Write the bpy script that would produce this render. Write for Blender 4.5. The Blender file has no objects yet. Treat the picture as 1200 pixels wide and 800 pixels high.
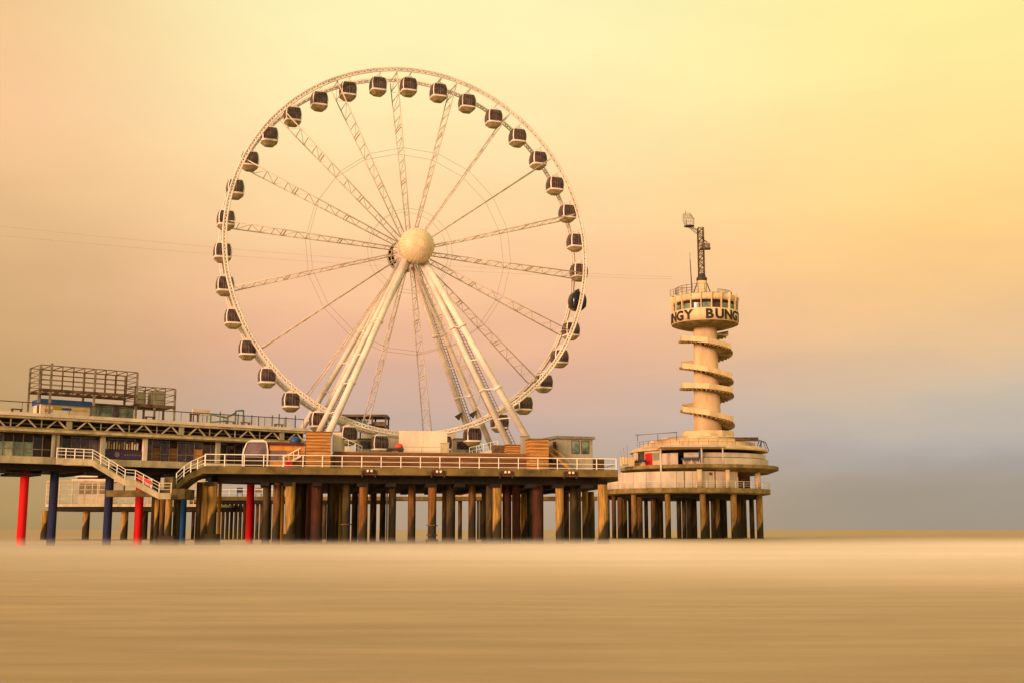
import bpy, math, random
from mathutils import Vector, Matrix
random.seed(7)
S = bpy.context.scene
COL = S.collection
R = math.radians

# ------------------------------------------------------------------ camera
CAM_H, FPX = 1.6, 1400.0
TILT = math.atan(220 / FPX)
cam = bpy.data.cameras.new('camera')
cam.lens = FPX / 1200 * 36
cam.clip_end = 30000
cam.clip_start = 0.5
co = bpy.data.objects.new('camera', cam)
COL.objects.link(co)
co.location = (0, 0, CAM_H)
co.rotation_euler = (math.pi / 2 + TILT, 0, 0)
S.camera = co

def at(px, py, Y):
    """survey helper: the point at ground distance Y seen at photo position (px, py)"""
    u, v = (px - 600) / FPX, (400 - py) / FPX
    c, s = math.cos(TILT), math.sin(TILT)
    k = Y / (c - v * s)
    return Vector((u * k, Y, CAM_H + (s + v * c) * k))

def zat(py, Y):
    return at(600, py, Y).z

def xat(px, Y, z=8.0):
    d = Y * math.cos(TILT) + (z - CAM_H) * math.sin(TILT)
    return (px - 600) / FPX * d

# ------------------------------------------------------------------ world
SUN_EL, SUN_AZ = R(9), R(218)          # azimuth measured clockwise from +Y: behind the camera, to the left
w = bpy.data.worlds.new('World')
S.world = w
w.use_nodes = True
nt = w.node_tree
nt.nodes.clear()
N = nt.nodes.new
L = nt.links.new
def lin(hexs):
    hexs = hexs.lstrip('#')
    o = []
    for i in (0, 2, 4):
        c = int(hexs[i:i + 2], 16) / 255
        o.append(c / 12.92 if c <= .04045 else ((c + .055) / 1.055) ** 2.4)
    return (*o, 1)
out = N('ShaderNodeOutputWorld')
tc = N('ShaderNodeTexCoord')
sep = N('ShaderNodeSeparateXYZ')
L(tc.outputs['Generated'], sep.inputs[0])
# soft cloud wobble of the elevation
mp = N('ShaderNodeMapping'); mp.inputs['Scale'].default_value = (2.6, 2.6, 9.0)
L(tc.outputs['Generated'], mp.inputs[0])
nz = N('ShaderNodeTexNoise'); nz.inputs['Scale'].default_value = 1.6; nz.inputs['Detail'].default_value = 5; nz.inputs['Roughness'].default_value = .5
L(mp.outputs[0], nz.inputs['Vector'])
def math_node(op, a, b=None, c=None, clamp=False):
    m = N('ShaderNodeMath'); m.operation = op; m.use_clamp = clamp
    for i, v in enumerate((a, b, c)):
        if v is None: continue
        if isinstance(v, (int, float)): m.inputs[i].default_value = v
        else: L(v, m.inputs[i])
    return m.outputs[0]
mpb = N('ShaderNodeMapping'); mpb.inputs['Scale'].default_value = (7.0, 7.0, 26.0); mpb.inputs['Location'].default_value = (3, 1, 2)
L(tc.outputs['Generated'], mpb.inputs[0])
nzb = N('ShaderNodeTexNoise'); nzb.inputs['Scale'].default_value = 1.3; nzb.inputs['Detail'].default_value = 6; nzb.inputs['Roughness'].default_value = .55
L(mpb.outputs[0], nzb.inputs['Vector'])
wob = math_node('MULTIPLY_ADD', nz.outputs['Fac'], 0.06, -0.045)
wob = math_node('MULTIPLY_ADD', nzb.outputs['Fac'], 0.03, wob)
el = math_node('ADD', sep.outputs['Z'], wob)
el = math_node('MULTIPLY', el, 2.0, clamp=True)            # 0..0.5 of z over the ramp
def ramp(stops):
    r = N('ShaderNodeValToRGB')
    r.color_ramp.interpolation = 'CARDINAL'
    e = r.color_ramp.elements
    while len(e) < len(stops): e.new(0.5)
    for q, (p, c) in zip(e, stops):
        q.position = p; q.color = lin(c)
    L(el, r.inputs[0])
    return r.outputs[0]
def yz(y):                                                  # ramp position of a photo row
    return min(1, 2 * math.sin(TILT + math.atan((400 - y) / FPX)))
SKY_L = [(0, '#A98B58'), (yz(590), '#B3945F'), (yz(430), '#CBA26E'), (yz(340), '#D8AE7A'), (yz(240), '#EFC08B'), (yz(150), '#F9C693'), (yz(40), '#F1C38C'), (1, '#E9C594')]
SKY_C = [(0, '#B29C84'), (yz(580), '#BBA48F'), (yz(490), '#CBAD9D'), (yz(425), '#E4B294'), (yz(360), '#F7C096'), (yz(290), '#FDCF9B'), (yz(180), '#FFE2A8'), (yz(20), '#FFF3B6'), (1, '#F3E2AE')]
SKY_R = [(0, '#A09483'), (yz(565), '#A4988A'), (yz(525), '#B3A9A2'), (yz(478), '#CCB9A2'), (yz(420), '#E6BF92'), (yz(300), '#FFD086'), (yz(150), '#FFE597'), (yz(20), '#FEEE9E'), (1, '#F2E2A4')]
cl, cc, cr = ramp(SKY_L), ramp(SKY_C), ramp(SKY_R)
def mr(a, b, x):
    m = N('ShaderNodeMapRange'); m.interpolation_type = 'SMOOTHSTEP'
    m.inputs['From Min'].default_value = a; m.inputs['From Max'].default_value = b
    L(x, m.inputs['Value']); return m.outputs[0]
def mixc(f, a, b):
    m = N('ShaderNodeMix'); m.data_type = 'RGBA'
    if isinstance(f, (int, float)): m.inputs[0].default_value = f
    else: L(f, m.inputs[0])
    for s, v in ((6, a), (7, b)):
        if isinstance(v, tuple): m.inputs[s].default_value = v
        else: L(v, m.inputs[s])
    return m.outputs[2]
c1 = mixc(mr(-0.43, -0.14, sep.outputs['X']), cl, cc)
c2 = mixc(mr(0.0, 0.36, sep.outputs['X']), c1, cr)
# fine cloud streaks
mp2 = N('ShaderNodeMapping'); mp2.inputs['Scale'].default_value = (3.4, 3.4, 12.0)
L(tc.outputs['Generated'], mp2.inputs[0])
nz2 = N('ShaderNodeTexNoise'); nz2.inputs['Scale'].default_value = 2.5; nz2.inputs['Detail'].default_value = 7
L(mp2.outputs[0], nz2.inputs['Vector'])
bri = math_node('MULTIPLY_ADD', nz2.outputs['Fac'], 0.10, 1.0)
vm = N('ShaderNodeVectorMath'); vm.operation = 'SCALE'
L(c2, vm.inputs[0]); L(bri, vm.inputs['Scale'])
# faint rainbow: 42 degrees round the point opposite the sun
anti = (-math.sin(SUN_AZ) * math.cos(SUN_EL), -math.cos(SUN_AZ) * math.cos(SUN_EL), -math.sin(SUN_EL))
dt = N('ShaderNodeVectorMath'); dt.operation = 'DOT_PRODUCT'; dt.inputs[1].default_value = anti
L(tc.outputs['Generated'], dt.inputs[0])
ac = math_node('ARCCOSINE', dt.outputs['Value'])
rb = N('ShaderNodeValToRGB'); rb.color_ramp.interpolation = 'B_SPLINE'
e = rb.color_ramp.elements
for q in range(5): e.new(.5)
for q, (ps, c) in zip(e, ((0, (1, 1, 1, 1)), (.18, (1, 1, 1, 1)), (.36, (.985, .99, 1.05, 1)), (.52, (1.0, 1.045, 1.0, 1)), (.66, (1.06, 1.03, .96, 1)), (.80, (1.05, .985, .985, 1)), (1, (1, 1, 1, 1)))):
    q.position = ps; q.color = c
m_ = N('ShaderNodeMapRange'); m_.inputs['From Min'].default_value = R(38.6); m_.inputs['From Max'].default_value = R(44.2)
L(ac, m_.inputs['Value']); L(m_.outputs[0], rb.inputs[0])
vr = N('ShaderNodeVectorMath'); vr.operation = 'MULTIPLY'
L(vm.outputs[0], vr.inputs[0]); L(rb.outputs[0], vr.inputs[1])
bgc = N('ShaderNodeBackground'); bgc.inputs['Strength'].default_value = 1.0
L(vr.outputs[0], bgc.inputs[0])
skyt = N('ShaderNodeTexSky'); skyt.sky_type = 'NISHITA'; skyt.sun_disc = False
skyt.sun_elevation = SUN_EL; skyt.sun_rotation = SUN_AZ
bgs = N('ShaderNodeBackground'); bgs.inputs['Strength'].default_value = 0.06
L(skyt.outputs[0], bgs.inputs[0])
mixs = N('ShaderNodeMixShader'); mixs.inputs[0].default_value = 0.95        # thick cloud veil over the clear sky
L(bgs.outputs[0], mixs.inputs[1]); L(bgc.outputs[0], mixs.inputs[2])
L(mixs.outputs[0], out.inputs[0])

sun = bpy.data.lights.new('sun', 'SUN')
sun.energy = 4.6; sun.angle = R(20); sun.color = (1, .57, .35)
so = bpy.data.objects.new('sun', sun); COL.objects.link(so)
sd = Vector((math.sin(SUN_AZ) * math.cos(SUN_EL), math.cos(SUN_AZ) * math.cos(SUN_EL), math.sin(SUN_EL)))
so.rotation_euler = sd.to_track_quat('Z', 'Y').to_euler()
so.location = sd * 300

S.view_settings.view_transform = 'Standard'
S.view_settings.look = 'None'
S.view_settings.exposure = 0
S.view_settings.gamma = 1
S.render.engine = 'CYCLES'
S.cycles.max_bounces = 8
S.cycles.volume_bounces = 8

# ------------------------------------------------------------------ materials
MATS = {}
def mat(name, col, rough=.6, metal=0, noise=.12, scale=1.5, stain_or_reflection=None, bump=0.0, spec=.4, streak=None):
    m = bpy.data.materials.new(name); m.use_nodes = True
    t = m.node_tree; n = t.nodes; b = n['Principled BSDF']
    b.inputs['Roughness'].default_value = rough
    b.inputs['Metallic'].default_value = metal
    b.inputs['Specular IOR Level'].default_value = spec
    g = n.new('ShaderNodeNewGeometry')
    tx = n.new('ShaderNodeTexNoise'); tx.inputs['Scale'].default_value = scale; tx.inputs['Detail'].default_value = 6
    tx.inputs['Roughness'].default_value = .65
    mpn = n.new('ShaderNodeMapping')
    mpn.inputs['Scale'].default_value = streak or (1, 1, 1)
    t.links.new(g.outputs['Position'], mpn.inputs[0]); t.links.new(mpn.outputs[0], tx.inputs['Vector'])
    r = n.new('ShaderNodeMix'); r.data_type = 'RGBA'
    dk = stain_or_reflection or tuple(c * (1 - noise * 3) for c in col)
    lt = tuple(min(1, c * (1 + noise)) for c in col)
    mrn = n.new('ShaderNodeMapRange')
    mrn.inputs['From Min'].default_value = .35; mrn.inputs['From Max'].default_value = .62
    t.links.new(tx.outputs['Fac'], mrn.inputs['Value'])
    t.links.new(mrn.outputs[0], r.inputs[0])
    r.inputs[6].default_value = (*dk, 1); r.inputs[7].default_value = (*lt, 1)
    t.links.new(r.outputs[2], b.inputs['Base Color'])
    if bump:
        bp = n.new('ShaderNodeBump'); bp.inputs['Strength'].default_value = bump; bp.inputs['Distance'].default_value = .05
        t.links.new(tx.outputs['Fac'], bp.inputs['Height']); t.links.new(bp.outputs[0], b.inputs['Normal'])
    MATS[name] = m
    return m
mat('white_steel', (.78, .70, .62), .45, noise=.07, scale=.5)
mat('white_paint', (.72, .60, .48), .55, noise=.10, scale=.35, streak=(1, 1, .35))
mat('white_rail', (.80, .76, .68), .45, noise=.05)
mat('spoke_steel', (.70, .57, .45), .45, noise=.10, scale=.6)
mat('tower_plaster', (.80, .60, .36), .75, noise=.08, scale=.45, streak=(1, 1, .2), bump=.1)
mat('dome_shell', (.80, .64, .43), .5, noise=.05, scale=1.2)
mat('glass_dark', (.075, .040, .040), .10, noise=.28, scale=1.6, stain_or_reflection=(.014, .009, .009), spec=.5)  # lighter and darker patches painted in as varied reflections on the glass
mat('glass_black', (.012, .010, .010), .2, noise=.2, spec=.5)
mat('base_shade', (.36, .29, .15), .7, noise=.15)  # olive tone puts the shade of the downward gondola taper into the colour
mat('glass_teal', (.20, .27, .20), .15, noise=.25, scale=.6)
mat('glass_mauve', (.19, .14, .15), .10, noise=.15, scale=.5)
mat('steel_dark', (.06, .045, .035), .6, noise=.2)
mat('steel_grey', (.22, .18, .13), .55, noise=.2)
mat('steel_rust', (.13, .075, .035), .8, noise=.25)
mat('pale_beam', (.50, .42, .27), .7, noise=.14, scale=.7, streak=(1, 1, .5), bump=.1)
mat('mossy_concrete', (.16, .115, .035), .9, noise=.25, scale=.45, stain_or_reflection=(.055, .040, .016), bump=.2)
mat('ochre_concrete', (.30, .22, .085), .9, noise=.2, scale=.6, stain_or_reflection=(.14, .10, .035), bump=.2)
mat('girder_shade', (.014, .010, .006), .9, noise=.2, scale=.8)  # near-black colour carries the shade under the decks
mat('timber', (.50, .23, .055), .7, noise=.2, scale=1.0, streak=(.4, .4, 6), bump=.1)
mat('timber_dark', (.20, .085, .025), .8, noise=.2, scale=.8, streak=(.4, .4, 5))
mat('orange_paint', (.60, .26, .05), .6, noise=.1)
mat('red_paint', (.62, .012, .012), .5, noise=.08)
mat('bright_red', (.75, .06, .02), .5, noise=.1)
mat('navy_paint', (.022, .030, .105), .5, noise=.12, scale=.8)
mat('blue_paint', (.010, .075, .26), .5, noise=.1)
mat('yellow_paint', (.46, .37, .02), .6, noise=.1)
mat('amber_paint', (.70, .38, .03), .6, noise=.1)
mat('teal_paint', (.045, .15, .125), .6, noise=.1)
mat('purple_cloth', (.045, .025, .075), .7, noise=.1)
mat('grey_panel', (.36, .33, .25), .6, noise=.10, scale=.5, streak=(1, 1, .3))
mat('grey_roof', (.20, .18, .16), .7, noise=.1)
mat('letter_black', (.030, .016, .014), .6, noise=.1)
mat('lamp_white', (.8, .74, .6), .3, noise=.03)
mat('red_lamp_box', (.10, .015, .012), .6, noise=.2)
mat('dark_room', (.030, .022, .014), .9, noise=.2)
mat('foam_white', (.75, .70, .6), .6, noise=.05)
mat('cable_steel', (.25, .19, .13), .6, noise=.05)
mat('brown_door', (.22, .10, .03), .7, noise=.2)

def pile_mat(name, col, algae=(.035, .027, .012), level=2.4, side=1.1, dirt=.62):
    """concrete or painted steel pile: weathered above, dark algae up to the tide line, reaching higher on the right-hand side"""
    m = bpy.data.materials.new(name); m.use_nodes = True
    t = m.node_tree; n = t.nodes; lk = t.links.new; b = n['Principled BSDF']
    b.inputs['Roughness'].default_value = .85; b.inputs['Specular IOR Level'].default_value = .25
    g = n.new('ShaderNodeNewGeometry'); oi = n.new('ShaderNodeObjectInfo')
    sp = n.new('ShaderNodeSeparateXYZ'); lk(g.outputs['Position'], sp.inputs[0])
    sn = n.new('ShaderNodeSeparateXYZ'); lk(g.outputs['Normal'], sn.inputs[0])
    def mt(op, a, b_=None, c=None):
        q = n.new('ShaderNodeMath'); q.operation = op
        for i, v in enumerate((a, b_, c)):
            if v is None: continue
            if isinstance(v, (int, float)): q.inputs[i].default_value = v
            else: lk(v, q.inputs[i])
        return q.outputs[0]
    tx = n.new('ShaderNodeTexNoise'); tx.inputs['Scale'].default_value = 1.1; tx.inputs['Detail'].default_value = 6
    mpn = n.new('ShaderNodeMapping'); mpn.inputs['Scale'].default_value = (1.4, 1.4, .45)
    lk(g.outputs['Position'], mpn.inputs[0]); lk(mpn.outputs[0], tx.inputs['Vector'])
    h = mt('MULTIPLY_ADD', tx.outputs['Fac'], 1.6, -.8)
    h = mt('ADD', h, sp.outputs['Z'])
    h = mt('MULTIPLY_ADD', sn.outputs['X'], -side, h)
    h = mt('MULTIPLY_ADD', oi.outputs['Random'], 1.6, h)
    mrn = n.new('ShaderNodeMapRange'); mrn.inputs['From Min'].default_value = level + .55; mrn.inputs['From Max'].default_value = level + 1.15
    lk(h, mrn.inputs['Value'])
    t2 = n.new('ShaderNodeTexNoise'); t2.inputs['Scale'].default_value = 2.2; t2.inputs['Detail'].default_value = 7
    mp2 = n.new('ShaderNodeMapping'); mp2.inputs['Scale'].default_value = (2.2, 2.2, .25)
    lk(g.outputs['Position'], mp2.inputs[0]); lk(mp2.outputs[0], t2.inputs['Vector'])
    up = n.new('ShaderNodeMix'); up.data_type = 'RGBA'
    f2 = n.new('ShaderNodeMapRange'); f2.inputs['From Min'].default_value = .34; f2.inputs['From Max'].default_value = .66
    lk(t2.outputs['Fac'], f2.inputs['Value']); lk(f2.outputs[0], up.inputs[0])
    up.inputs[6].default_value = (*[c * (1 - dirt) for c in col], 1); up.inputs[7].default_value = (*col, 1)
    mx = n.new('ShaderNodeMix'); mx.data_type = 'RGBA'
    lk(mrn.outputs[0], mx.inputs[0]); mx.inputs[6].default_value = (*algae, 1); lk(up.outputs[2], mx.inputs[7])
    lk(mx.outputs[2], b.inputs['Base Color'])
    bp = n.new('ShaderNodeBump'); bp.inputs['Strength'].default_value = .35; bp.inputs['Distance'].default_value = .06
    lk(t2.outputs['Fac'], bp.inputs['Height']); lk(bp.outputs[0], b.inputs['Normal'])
    MATS[name] = m
    return m
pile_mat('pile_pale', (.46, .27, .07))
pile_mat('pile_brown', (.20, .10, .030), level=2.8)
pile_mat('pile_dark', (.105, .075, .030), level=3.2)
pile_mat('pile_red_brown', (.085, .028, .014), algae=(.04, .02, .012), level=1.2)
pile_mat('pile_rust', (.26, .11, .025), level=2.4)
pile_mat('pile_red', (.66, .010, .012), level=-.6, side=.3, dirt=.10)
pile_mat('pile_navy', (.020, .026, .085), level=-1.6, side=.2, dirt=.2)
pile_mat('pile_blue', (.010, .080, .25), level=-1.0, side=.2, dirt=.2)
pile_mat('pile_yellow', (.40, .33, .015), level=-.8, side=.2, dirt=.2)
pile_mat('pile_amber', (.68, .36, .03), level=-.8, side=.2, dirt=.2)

# ------------------------------------------------------------------ helpers
WL = {}
def wloc(o):
    return WL.get(o.name, Vector((0, 0, 0))) if o else Vector((0, 0, 0))

def tag(o, label=None, cat=None, group=None, kind=None):
    if label: o['label'] = label
    if cat: o['category'] = cat
    if group: o['group'] = group
    if kind: o['kind'] = kind
    return o

def thing(name, label, cat, loc=(0, 0, 0), group=None, rz=0):
    o = bpy.data.objects.new(name, None); COL.objects.link(o)
    o.empty_display_size = .3
    o.location = loc; o.rotation_euler = (0, 0, rz)
    WL[o.name] = Vector(loc)
    return tag(o, label, cat, group)

class MB:
    """collects shapes for ONE mesh object"""
    def __init__(s, M=None):
        s.v = []; s.f = []; s.M = M or Matrix.Identity(4); s.sm = set()
    def add(s, vs, fs, smooth=False):
        k = len(s.v)
        s.v += [s.M @ Vector(p) for p in vs]
        for f in fs:
            if smooth: s.sm.add(len(s.f))
            s.f.append([k + i for i in f])
        return s
    def box(s, x0, x1, y0, y1, z0, z1):
        vs = [(x0, y0, z0), (x1, y0, z0), (x1, y1, z0), (x0, y1, z0), (x0, y0, z1), (x1, y0, z1), (x1, y1, z1), (x0, y1, z1)]
        return s.add(vs, [(3, 2, 1, 0), (4, 5, 6, 7), (0, 1, 5, 4), (1, 2, 6, 5), (2, 3, 7, 6), (3, 0, 4, 7)])
    def bar(s, p, q, w, h=None):
        h = h or w
        p, q = Vector(p), Vector(q)
        d = (q - p)
        if d.length < 1e-6: return s
        d.normalize()
        up = Vector((0, 0, 1)) if abs(d.z) < .95 else Vector((0, 1, 0))
        a = d.cross(up).normalized(); b = a.cross(d).normalized()
        vs = []
        for c in (p, q):
            for i, j in ((-1, -1), (1, -1), (1, 1), (-1, 1)):
                vs.append(c + a * (i * w / 2) + b * (j * h / 2))
        return s.add(vs, [(3, 2, 1, 0), (4, 5, 6, 7), (0, 1, 5, 4), (1, 2, 6, 5), (2, 3, 7, 6), (3, 0, 4, 7)])
    def tube(s, p, q, r, n=8, r2=None):
        r2 = r if r2 is None else r2
        p, q = Vector(p), Vector(q)
        d = (q - p).normalized()
        up = Vector((0, 0, 1)) if abs(d.z) < .95 else Vector((0, 1, 0))
        a = d.cross(up).normalized(); b = a.cross(d).normalized()
        vs = []
        for c, rr in ((p, r), (q, r2)):
            for i in range(n):
                t = 2 * math.pi * i / n
                vs.append(c + a * (rr * math.cos(t)) + b * (rr * math.sin(t)))
        s.add(vs, [(i, (i + 1) % n, n + (i + 1) % n, n + i) for i in range(n)], True)
        return s.add([], []) if False else s._caps(vs, n)
    def _caps(s, vs, n):
        k = len(s.v) - len(vs)
        s.f.append([k + i for i in reversed(range(n))]); s.f.append([k + n + i for i in range(n)])
        return s
    def path(s, pts, r, n=6, closed=False):
        pts = [Vector(p) for p in pts]
        m = len(pts); vs = []
        for i, c in enumerate(pts):
            if closed: d = pts[(i + 1) % m] - pts[i - 1]
            else: d = pts[min(i + 1, m - 1)] - pts[max(i - 1, 0)]
            d.normalize()
            up = Vector((0, 0, 1)) if abs(d.z) < .98 else Vector((0, 1, 0))
            if closed:      # wheel rims: keep the frame on the wheel's axis
                up = s.axis if hasattr(s, 'axis') else up
            a = d.cross(up).normalized(); b = a.cross(d).normalized()
            for k in range(n):
                t = 2 * math.pi * k / n
                vs.append(c + a * (r * math.cos(t)) + b * (r * math.sin(t)))
        fs = []
        for i in range(m if closed else m - 1):
            j = (i + 1) % m
            for k in range(n):
                fs.append((i * n + k, i * n + (k + 1) % n, j * n + (k + 1) % n, j * n + k))
        return s.add(vs, fs, True)
    def lathe(s, c, prof, n=48, a0=0, a1=360, smooth=True, caps=False):
        """profile of (r, z) turned round the vertical through c; angle 0 faces the camera, + is to the right"""
        full = abs(a1 - a0 - 360) < 1e-6
        m = n if full else n + 1
        vs = []
        for i in range(m):
            t = R(a0 + (a1 - a0) * i / n)
            for r, z in prof:
                vs.append((c[0] + r * math.sin(t), c[1] - r * math.cos(t), z))
        k = len(prof); fs = []
        for i in range(n):
            j = (i + 1) % m
            for q in range(k - 1):
                fs.append((i * k + q, j * k + q, j * k + q + 1, i * k + q + 1))
        s.add(vs, fs, smooth)
        if not full and caps:
            b = len(s.v) - len(vs)
            s.f.append([b + q for q in range(k)]); s.f.append([b + n * k + q for q in reversed(range(k))])
        return s
    def ringwall(s, c, ri, ro, z0, z1, a0=0, a1=360, n=48):
        full = abs(a1 - a0 - 360) < 1e-6
        return s.lathe(c, [(ri, z0), (ro, z0), (ro, z1), (ri, z1), (ri, z0)], n, a0, a1, False, not full)
    def prism(s, poly, z0, z1):
        n = len(poly)
        vs = [(x, y, z0) for x, y in poly] + [(x, y, z1) for x, y in poly]
        return s.add(vs, [tuple(reversed(range(n))), tuple(range(n, 2 * n))] + [(i, (i + 1) % n, n + (i + 1) % n, n + i) for i in range(n)])
    def mesh(s, name, off=Vector((0, 0, 0)), mname=None):
        me = bpy.data.meshes.new(name)
        me.from_pydata([tuple(p - off) for p in s.v], [], s.f)
        if mname: me.materials.append(MATS[mname])
        if s.sm:
            fl = [i in s.sm for i in range(len(s.f))]
            me.polygons.foreach_set('use_smooth', fl)
        me.update()
        return me

def part(mb, name, mname, parent=None, label=None, kind=None):
    off = wloc(parent)
    me = mb.mesh(name, off, mname)
    o = bpy.data.objects.new(name, me); COL.objects.link(o)
    if parent: o.parent = parent
    WL[o.name] = off.copy()
    if label: o['label'] = label
    if kind: o['kind'] = kind
    return o

def solid(mb, name, mname, label, cat, group=None, kind=None):
    """a thing that is one mesh: origin at the middle of its base"""
    xs = [p.x for p in mb.v]; ys = [p.y for p in mb.v]; zs = [p.z for p in mb.v]
    off = Vector(((min(xs) + max(xs)) / 2, (min(ys) + max(ys)) / 2, min(zs)))
    o = bpy.data.objects.new(name, mb.mesh(name, off, mname)); COL.objects.link(o)
    o.location = off; WL[o.name] = off
    return tag(o, label, cat, group, kind)

def inst(name, me, parent, loc, scale=(1, 1, 1), rot=(0, 0, 0), label=None):
    o = bpy.data.objects.new(name, me); COL.objects.link(o)
    if parent: o.parent = parent
    o.location = Vector(loc) - wloc(parent); o.scale = scale; o.rotation_euler = rot
    WL[o.name] = Vector(loc)
    if label: o['label'] = label
    return o

PILE_ME = {}
def pile(parent, x, y, ztop, r, mname, label=None, name='pile'):
    if mname not in PILE_ME:
        b = MB(); n = 18
        vs = []; fs = []
        levels = [(0, 1.0), (.06, 1.0), (.5, 1.0), (1, 1.0)]
        for zz, rr in levels:
            for i in range(n):
                t = 2 * math.pi * i / n
                vs.append((rr * math.cos(t), rr * math.sin(t), zz))
        for q in range(len(levels) - 1):
            for i in range(n):
                fs.append((q * n + i, q * n + (i + 1) % n, (q + 1) * n + (i + 1) % n, (q + 1) * n + i))
        b.add(vs, fs, True)
        b._caps(vs[:n * 2], n) if False else None
        PILE_ME[mname] = b.mesh('pile', Vector((0, 0, 0)), mname)
    return inst(name, PILE_ME[mname], parent, (x, y, -1.5), (r, r, ztop + 1.5), (0, 0, random.uniform(-.2, .2)), label)

def frame(x, y, z=0, ang=0):
    return Matrix.Translation((x, y, z)) @ Matrix.Rotation(ang, 4, 'Z')

def railing(parent, pts, h, spacing, mname='white_rail', r=.035, mids=(.33, .66), posts=True, pr=.045, name='railing'):
    """rails along a polyline; every post a sub-part (or, when tiny, one mesh)"""
    pts = [Vector(p) for p in pts]
    mb = MB()
    for k in (1.0,) + tuple(mids):
        rr = r * (1.25 if k == 1.0 else .8)
        for a, b in zip(pts[:-1], pts[1:]):
            mb.bar(a + Vector((0, 0, h * k)), b + Vector((0, 0, h * k)), rr * 2)
    pos = []
    for a, b in zip(pts[:-1], pts[1:]):
        n = max(1, round((b - a).length / spacing))
        pos += [a.lerp(b, i / n) for i in range(n)]
    pos.append(pts[-1])
    if not posts:
        for p in pos: mb.box(p.x - pr, p.x + pr, p.y - pr, p.y + pr, p.z, p.z + h - .01)
    o = part(mb, name, mname, parent)
    if posts:
        b = MB().box(-pr, pr, -pr, pr, 0, h + .03)
        me = b.mesh('post', Vector((0, 0, 0)), mname)
        for p in pos: inst('post', me, o, p)
    return o

# ------------------------------------------------------------------ setting: sea, surf mist
def sea():
    ys = [-60, -20, 0, 15, 30, 45, 60, 80, 100, 130, 170, 220, 300, 450, 800, 1600, 4000, 12000, 24000]
    xs = [-16000, -5000, -1500, -500, -200, -100, -50, 0, 50, 100, 200, 500, 1500, 5000, 16000]
    vs = [(x, y, 0) for y in ys for x in xs]
    k = len(xs)
    fs = [(j * k + i, j * k + i + 1, (j + 1) * k + i + 1, (j + 1) * k + i) for j in range(len(ys) - 1) for i in range(k - 1)]
    m = bpy.data.materials.new('silky_sea'); m.use_nodes = True
    t = m.node_tree; n = t.nodes; lk = t.links.new; b = n['Principled BSDF']
    g = n.new('ShaderNodeNewGeometry')
    def nzz(scale, sx, sy, det=5):
        mp = n.new('ShaderNodeMapping'); mp.inputs['Scale'].default_value = (sx, sy, 1)
        tx = n.new('ShaderNodeTexNoise'); tx.inputs['Scale'].default_value = scale; tx.inputs['Detail'].default_value = det
        lk(g.outputs['Position'], mp.inputs[0]); lk(mp.outputs[0], tx.inputs['Vector'])
        return tx.outputs['Fac']
    a = nzz(1.0, .22, .95, 9); c = nzz(1.0, .05, .16, 5)
    ad = n.new('ShaderNodeMath'); ad.operation = 'MULTIPLY_ADD'; ad.inputs[1].default_value = .5
    lk(a, ad.inputs[0])
    sc = n.new('ShaderNodeMath'); sc.operation = 'MULTIPLY'; sc.inputs[1].default_value = .5; lk(c, sc.inputs[0]); lk(sc.outputs[0], ad.inputs[2])
    mrn = n.new('ShaderNodeMapRange'); mrn.interpolation_type = 'SMOOTHSTEP'
    mrn.inputs['From Min'].default_value = .30; mrn.inputs['From Max'].default_value = .72
    lk(ad.outputs[0], mrn.inputs['Value'])
    mx = n.new('ShaderNodeMix'); mx.data_type = 'RGBA'; lk(mrn.outputs[0], mx.inputs[0])
    mx.inputs[6].default_value = (.335, .225, .110, 1)
    mx.inputs[7].default_value = (.475, .335, .185, 1)
    # milky surf zone: foam thinning out on both sides
    sp = n.new('ShaderNodeSeparateXYZ'); lk(g.outputs['Position'], sp.inputs[0])
    cur = nzz(1.0, .020, .07, 5)
    k = n.new('ShaderNodeMapRange'); k.inputs['From Min'].default_value = .34; k.inputs['From Max'].default_value = .66; k.inputs['To Min'].default_value = .25; k.inputs['To Max'].default_value = .95
    lk(cur, k.inputs['Value']); cur = k.outputs[0]
    for y0, y1, o0, o1 in ((16, 48, 0, 1), (70, 175, 1, 0)):
        k = n.new('ShaderNodeMapRange'); k.interpolation_type = 'SMOOTHSTEP'
        k.inputs['From Min'].default_value = y0; k.inputs['From Max'].default_value = y1; k.inputs['To Min'].default_value = o0; k.inputs['To Max'].default_value = o1
        lk(sp.outputs['Y'], k.inputs['Value'])
        m_ = n.new('ShaderNodeMath'); m_.operation = 'MULTIPLY'; lk(cur, m_.inputs[0]); lk(k.outputs[0], m_.inputs[1]); cur = m_.outputs[0]
    k = n.new('ShaderNodeMapRange'); k.interpolation_type = 'SMOOTHSTEP'; k.inputs['From Min'].default_value = -28; k.inputs['From Max'].default_value = 14; k.inputs['To Min'].default_value = .08
    lk(sp.outputs['X'], k.inputs['Value'])
    m_ = n.new('ShaderNodeMath'); m_.operation = 'MULTIPLY'; lk(cur, m_.inputs[0]); lk(k.outputs[0], m_.inputs[1]); cur = m_.outputs[0]
    mf = n.new('ShaderNodeMix'); mf.data_type = 'RGBA'; lk(cur, mf.inputs[0]); lk(mx.outputs[2], mf.inputs[6]); mf.inputs[7].default_value = (.74, .56, .40, 1)
    lk(mf.outputs[2], b.inputs['Base Color'])
    b.inputs['Roughness'].default_value = .55
    b.inputs['Specular IOR Level'].default_value = .25
    bp = n.new('ShaderNodeBump'); bp.inputs['Strength'].default_value = .25; bp.inputs['Distance'].default_value = .35
    lk(a, bp.inputs['Height']); lk(bp.outputs[0], b.inputs['Normal'])
    MATS['silky_sea'] = m
    o = part(MB().add(vs, fs), 'sea', 'silky_sea')
    o['kind'] = 'structure'; o['label'] = 'smooth tan sea under the pier, blurred silky'
    return o
sea()

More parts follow.
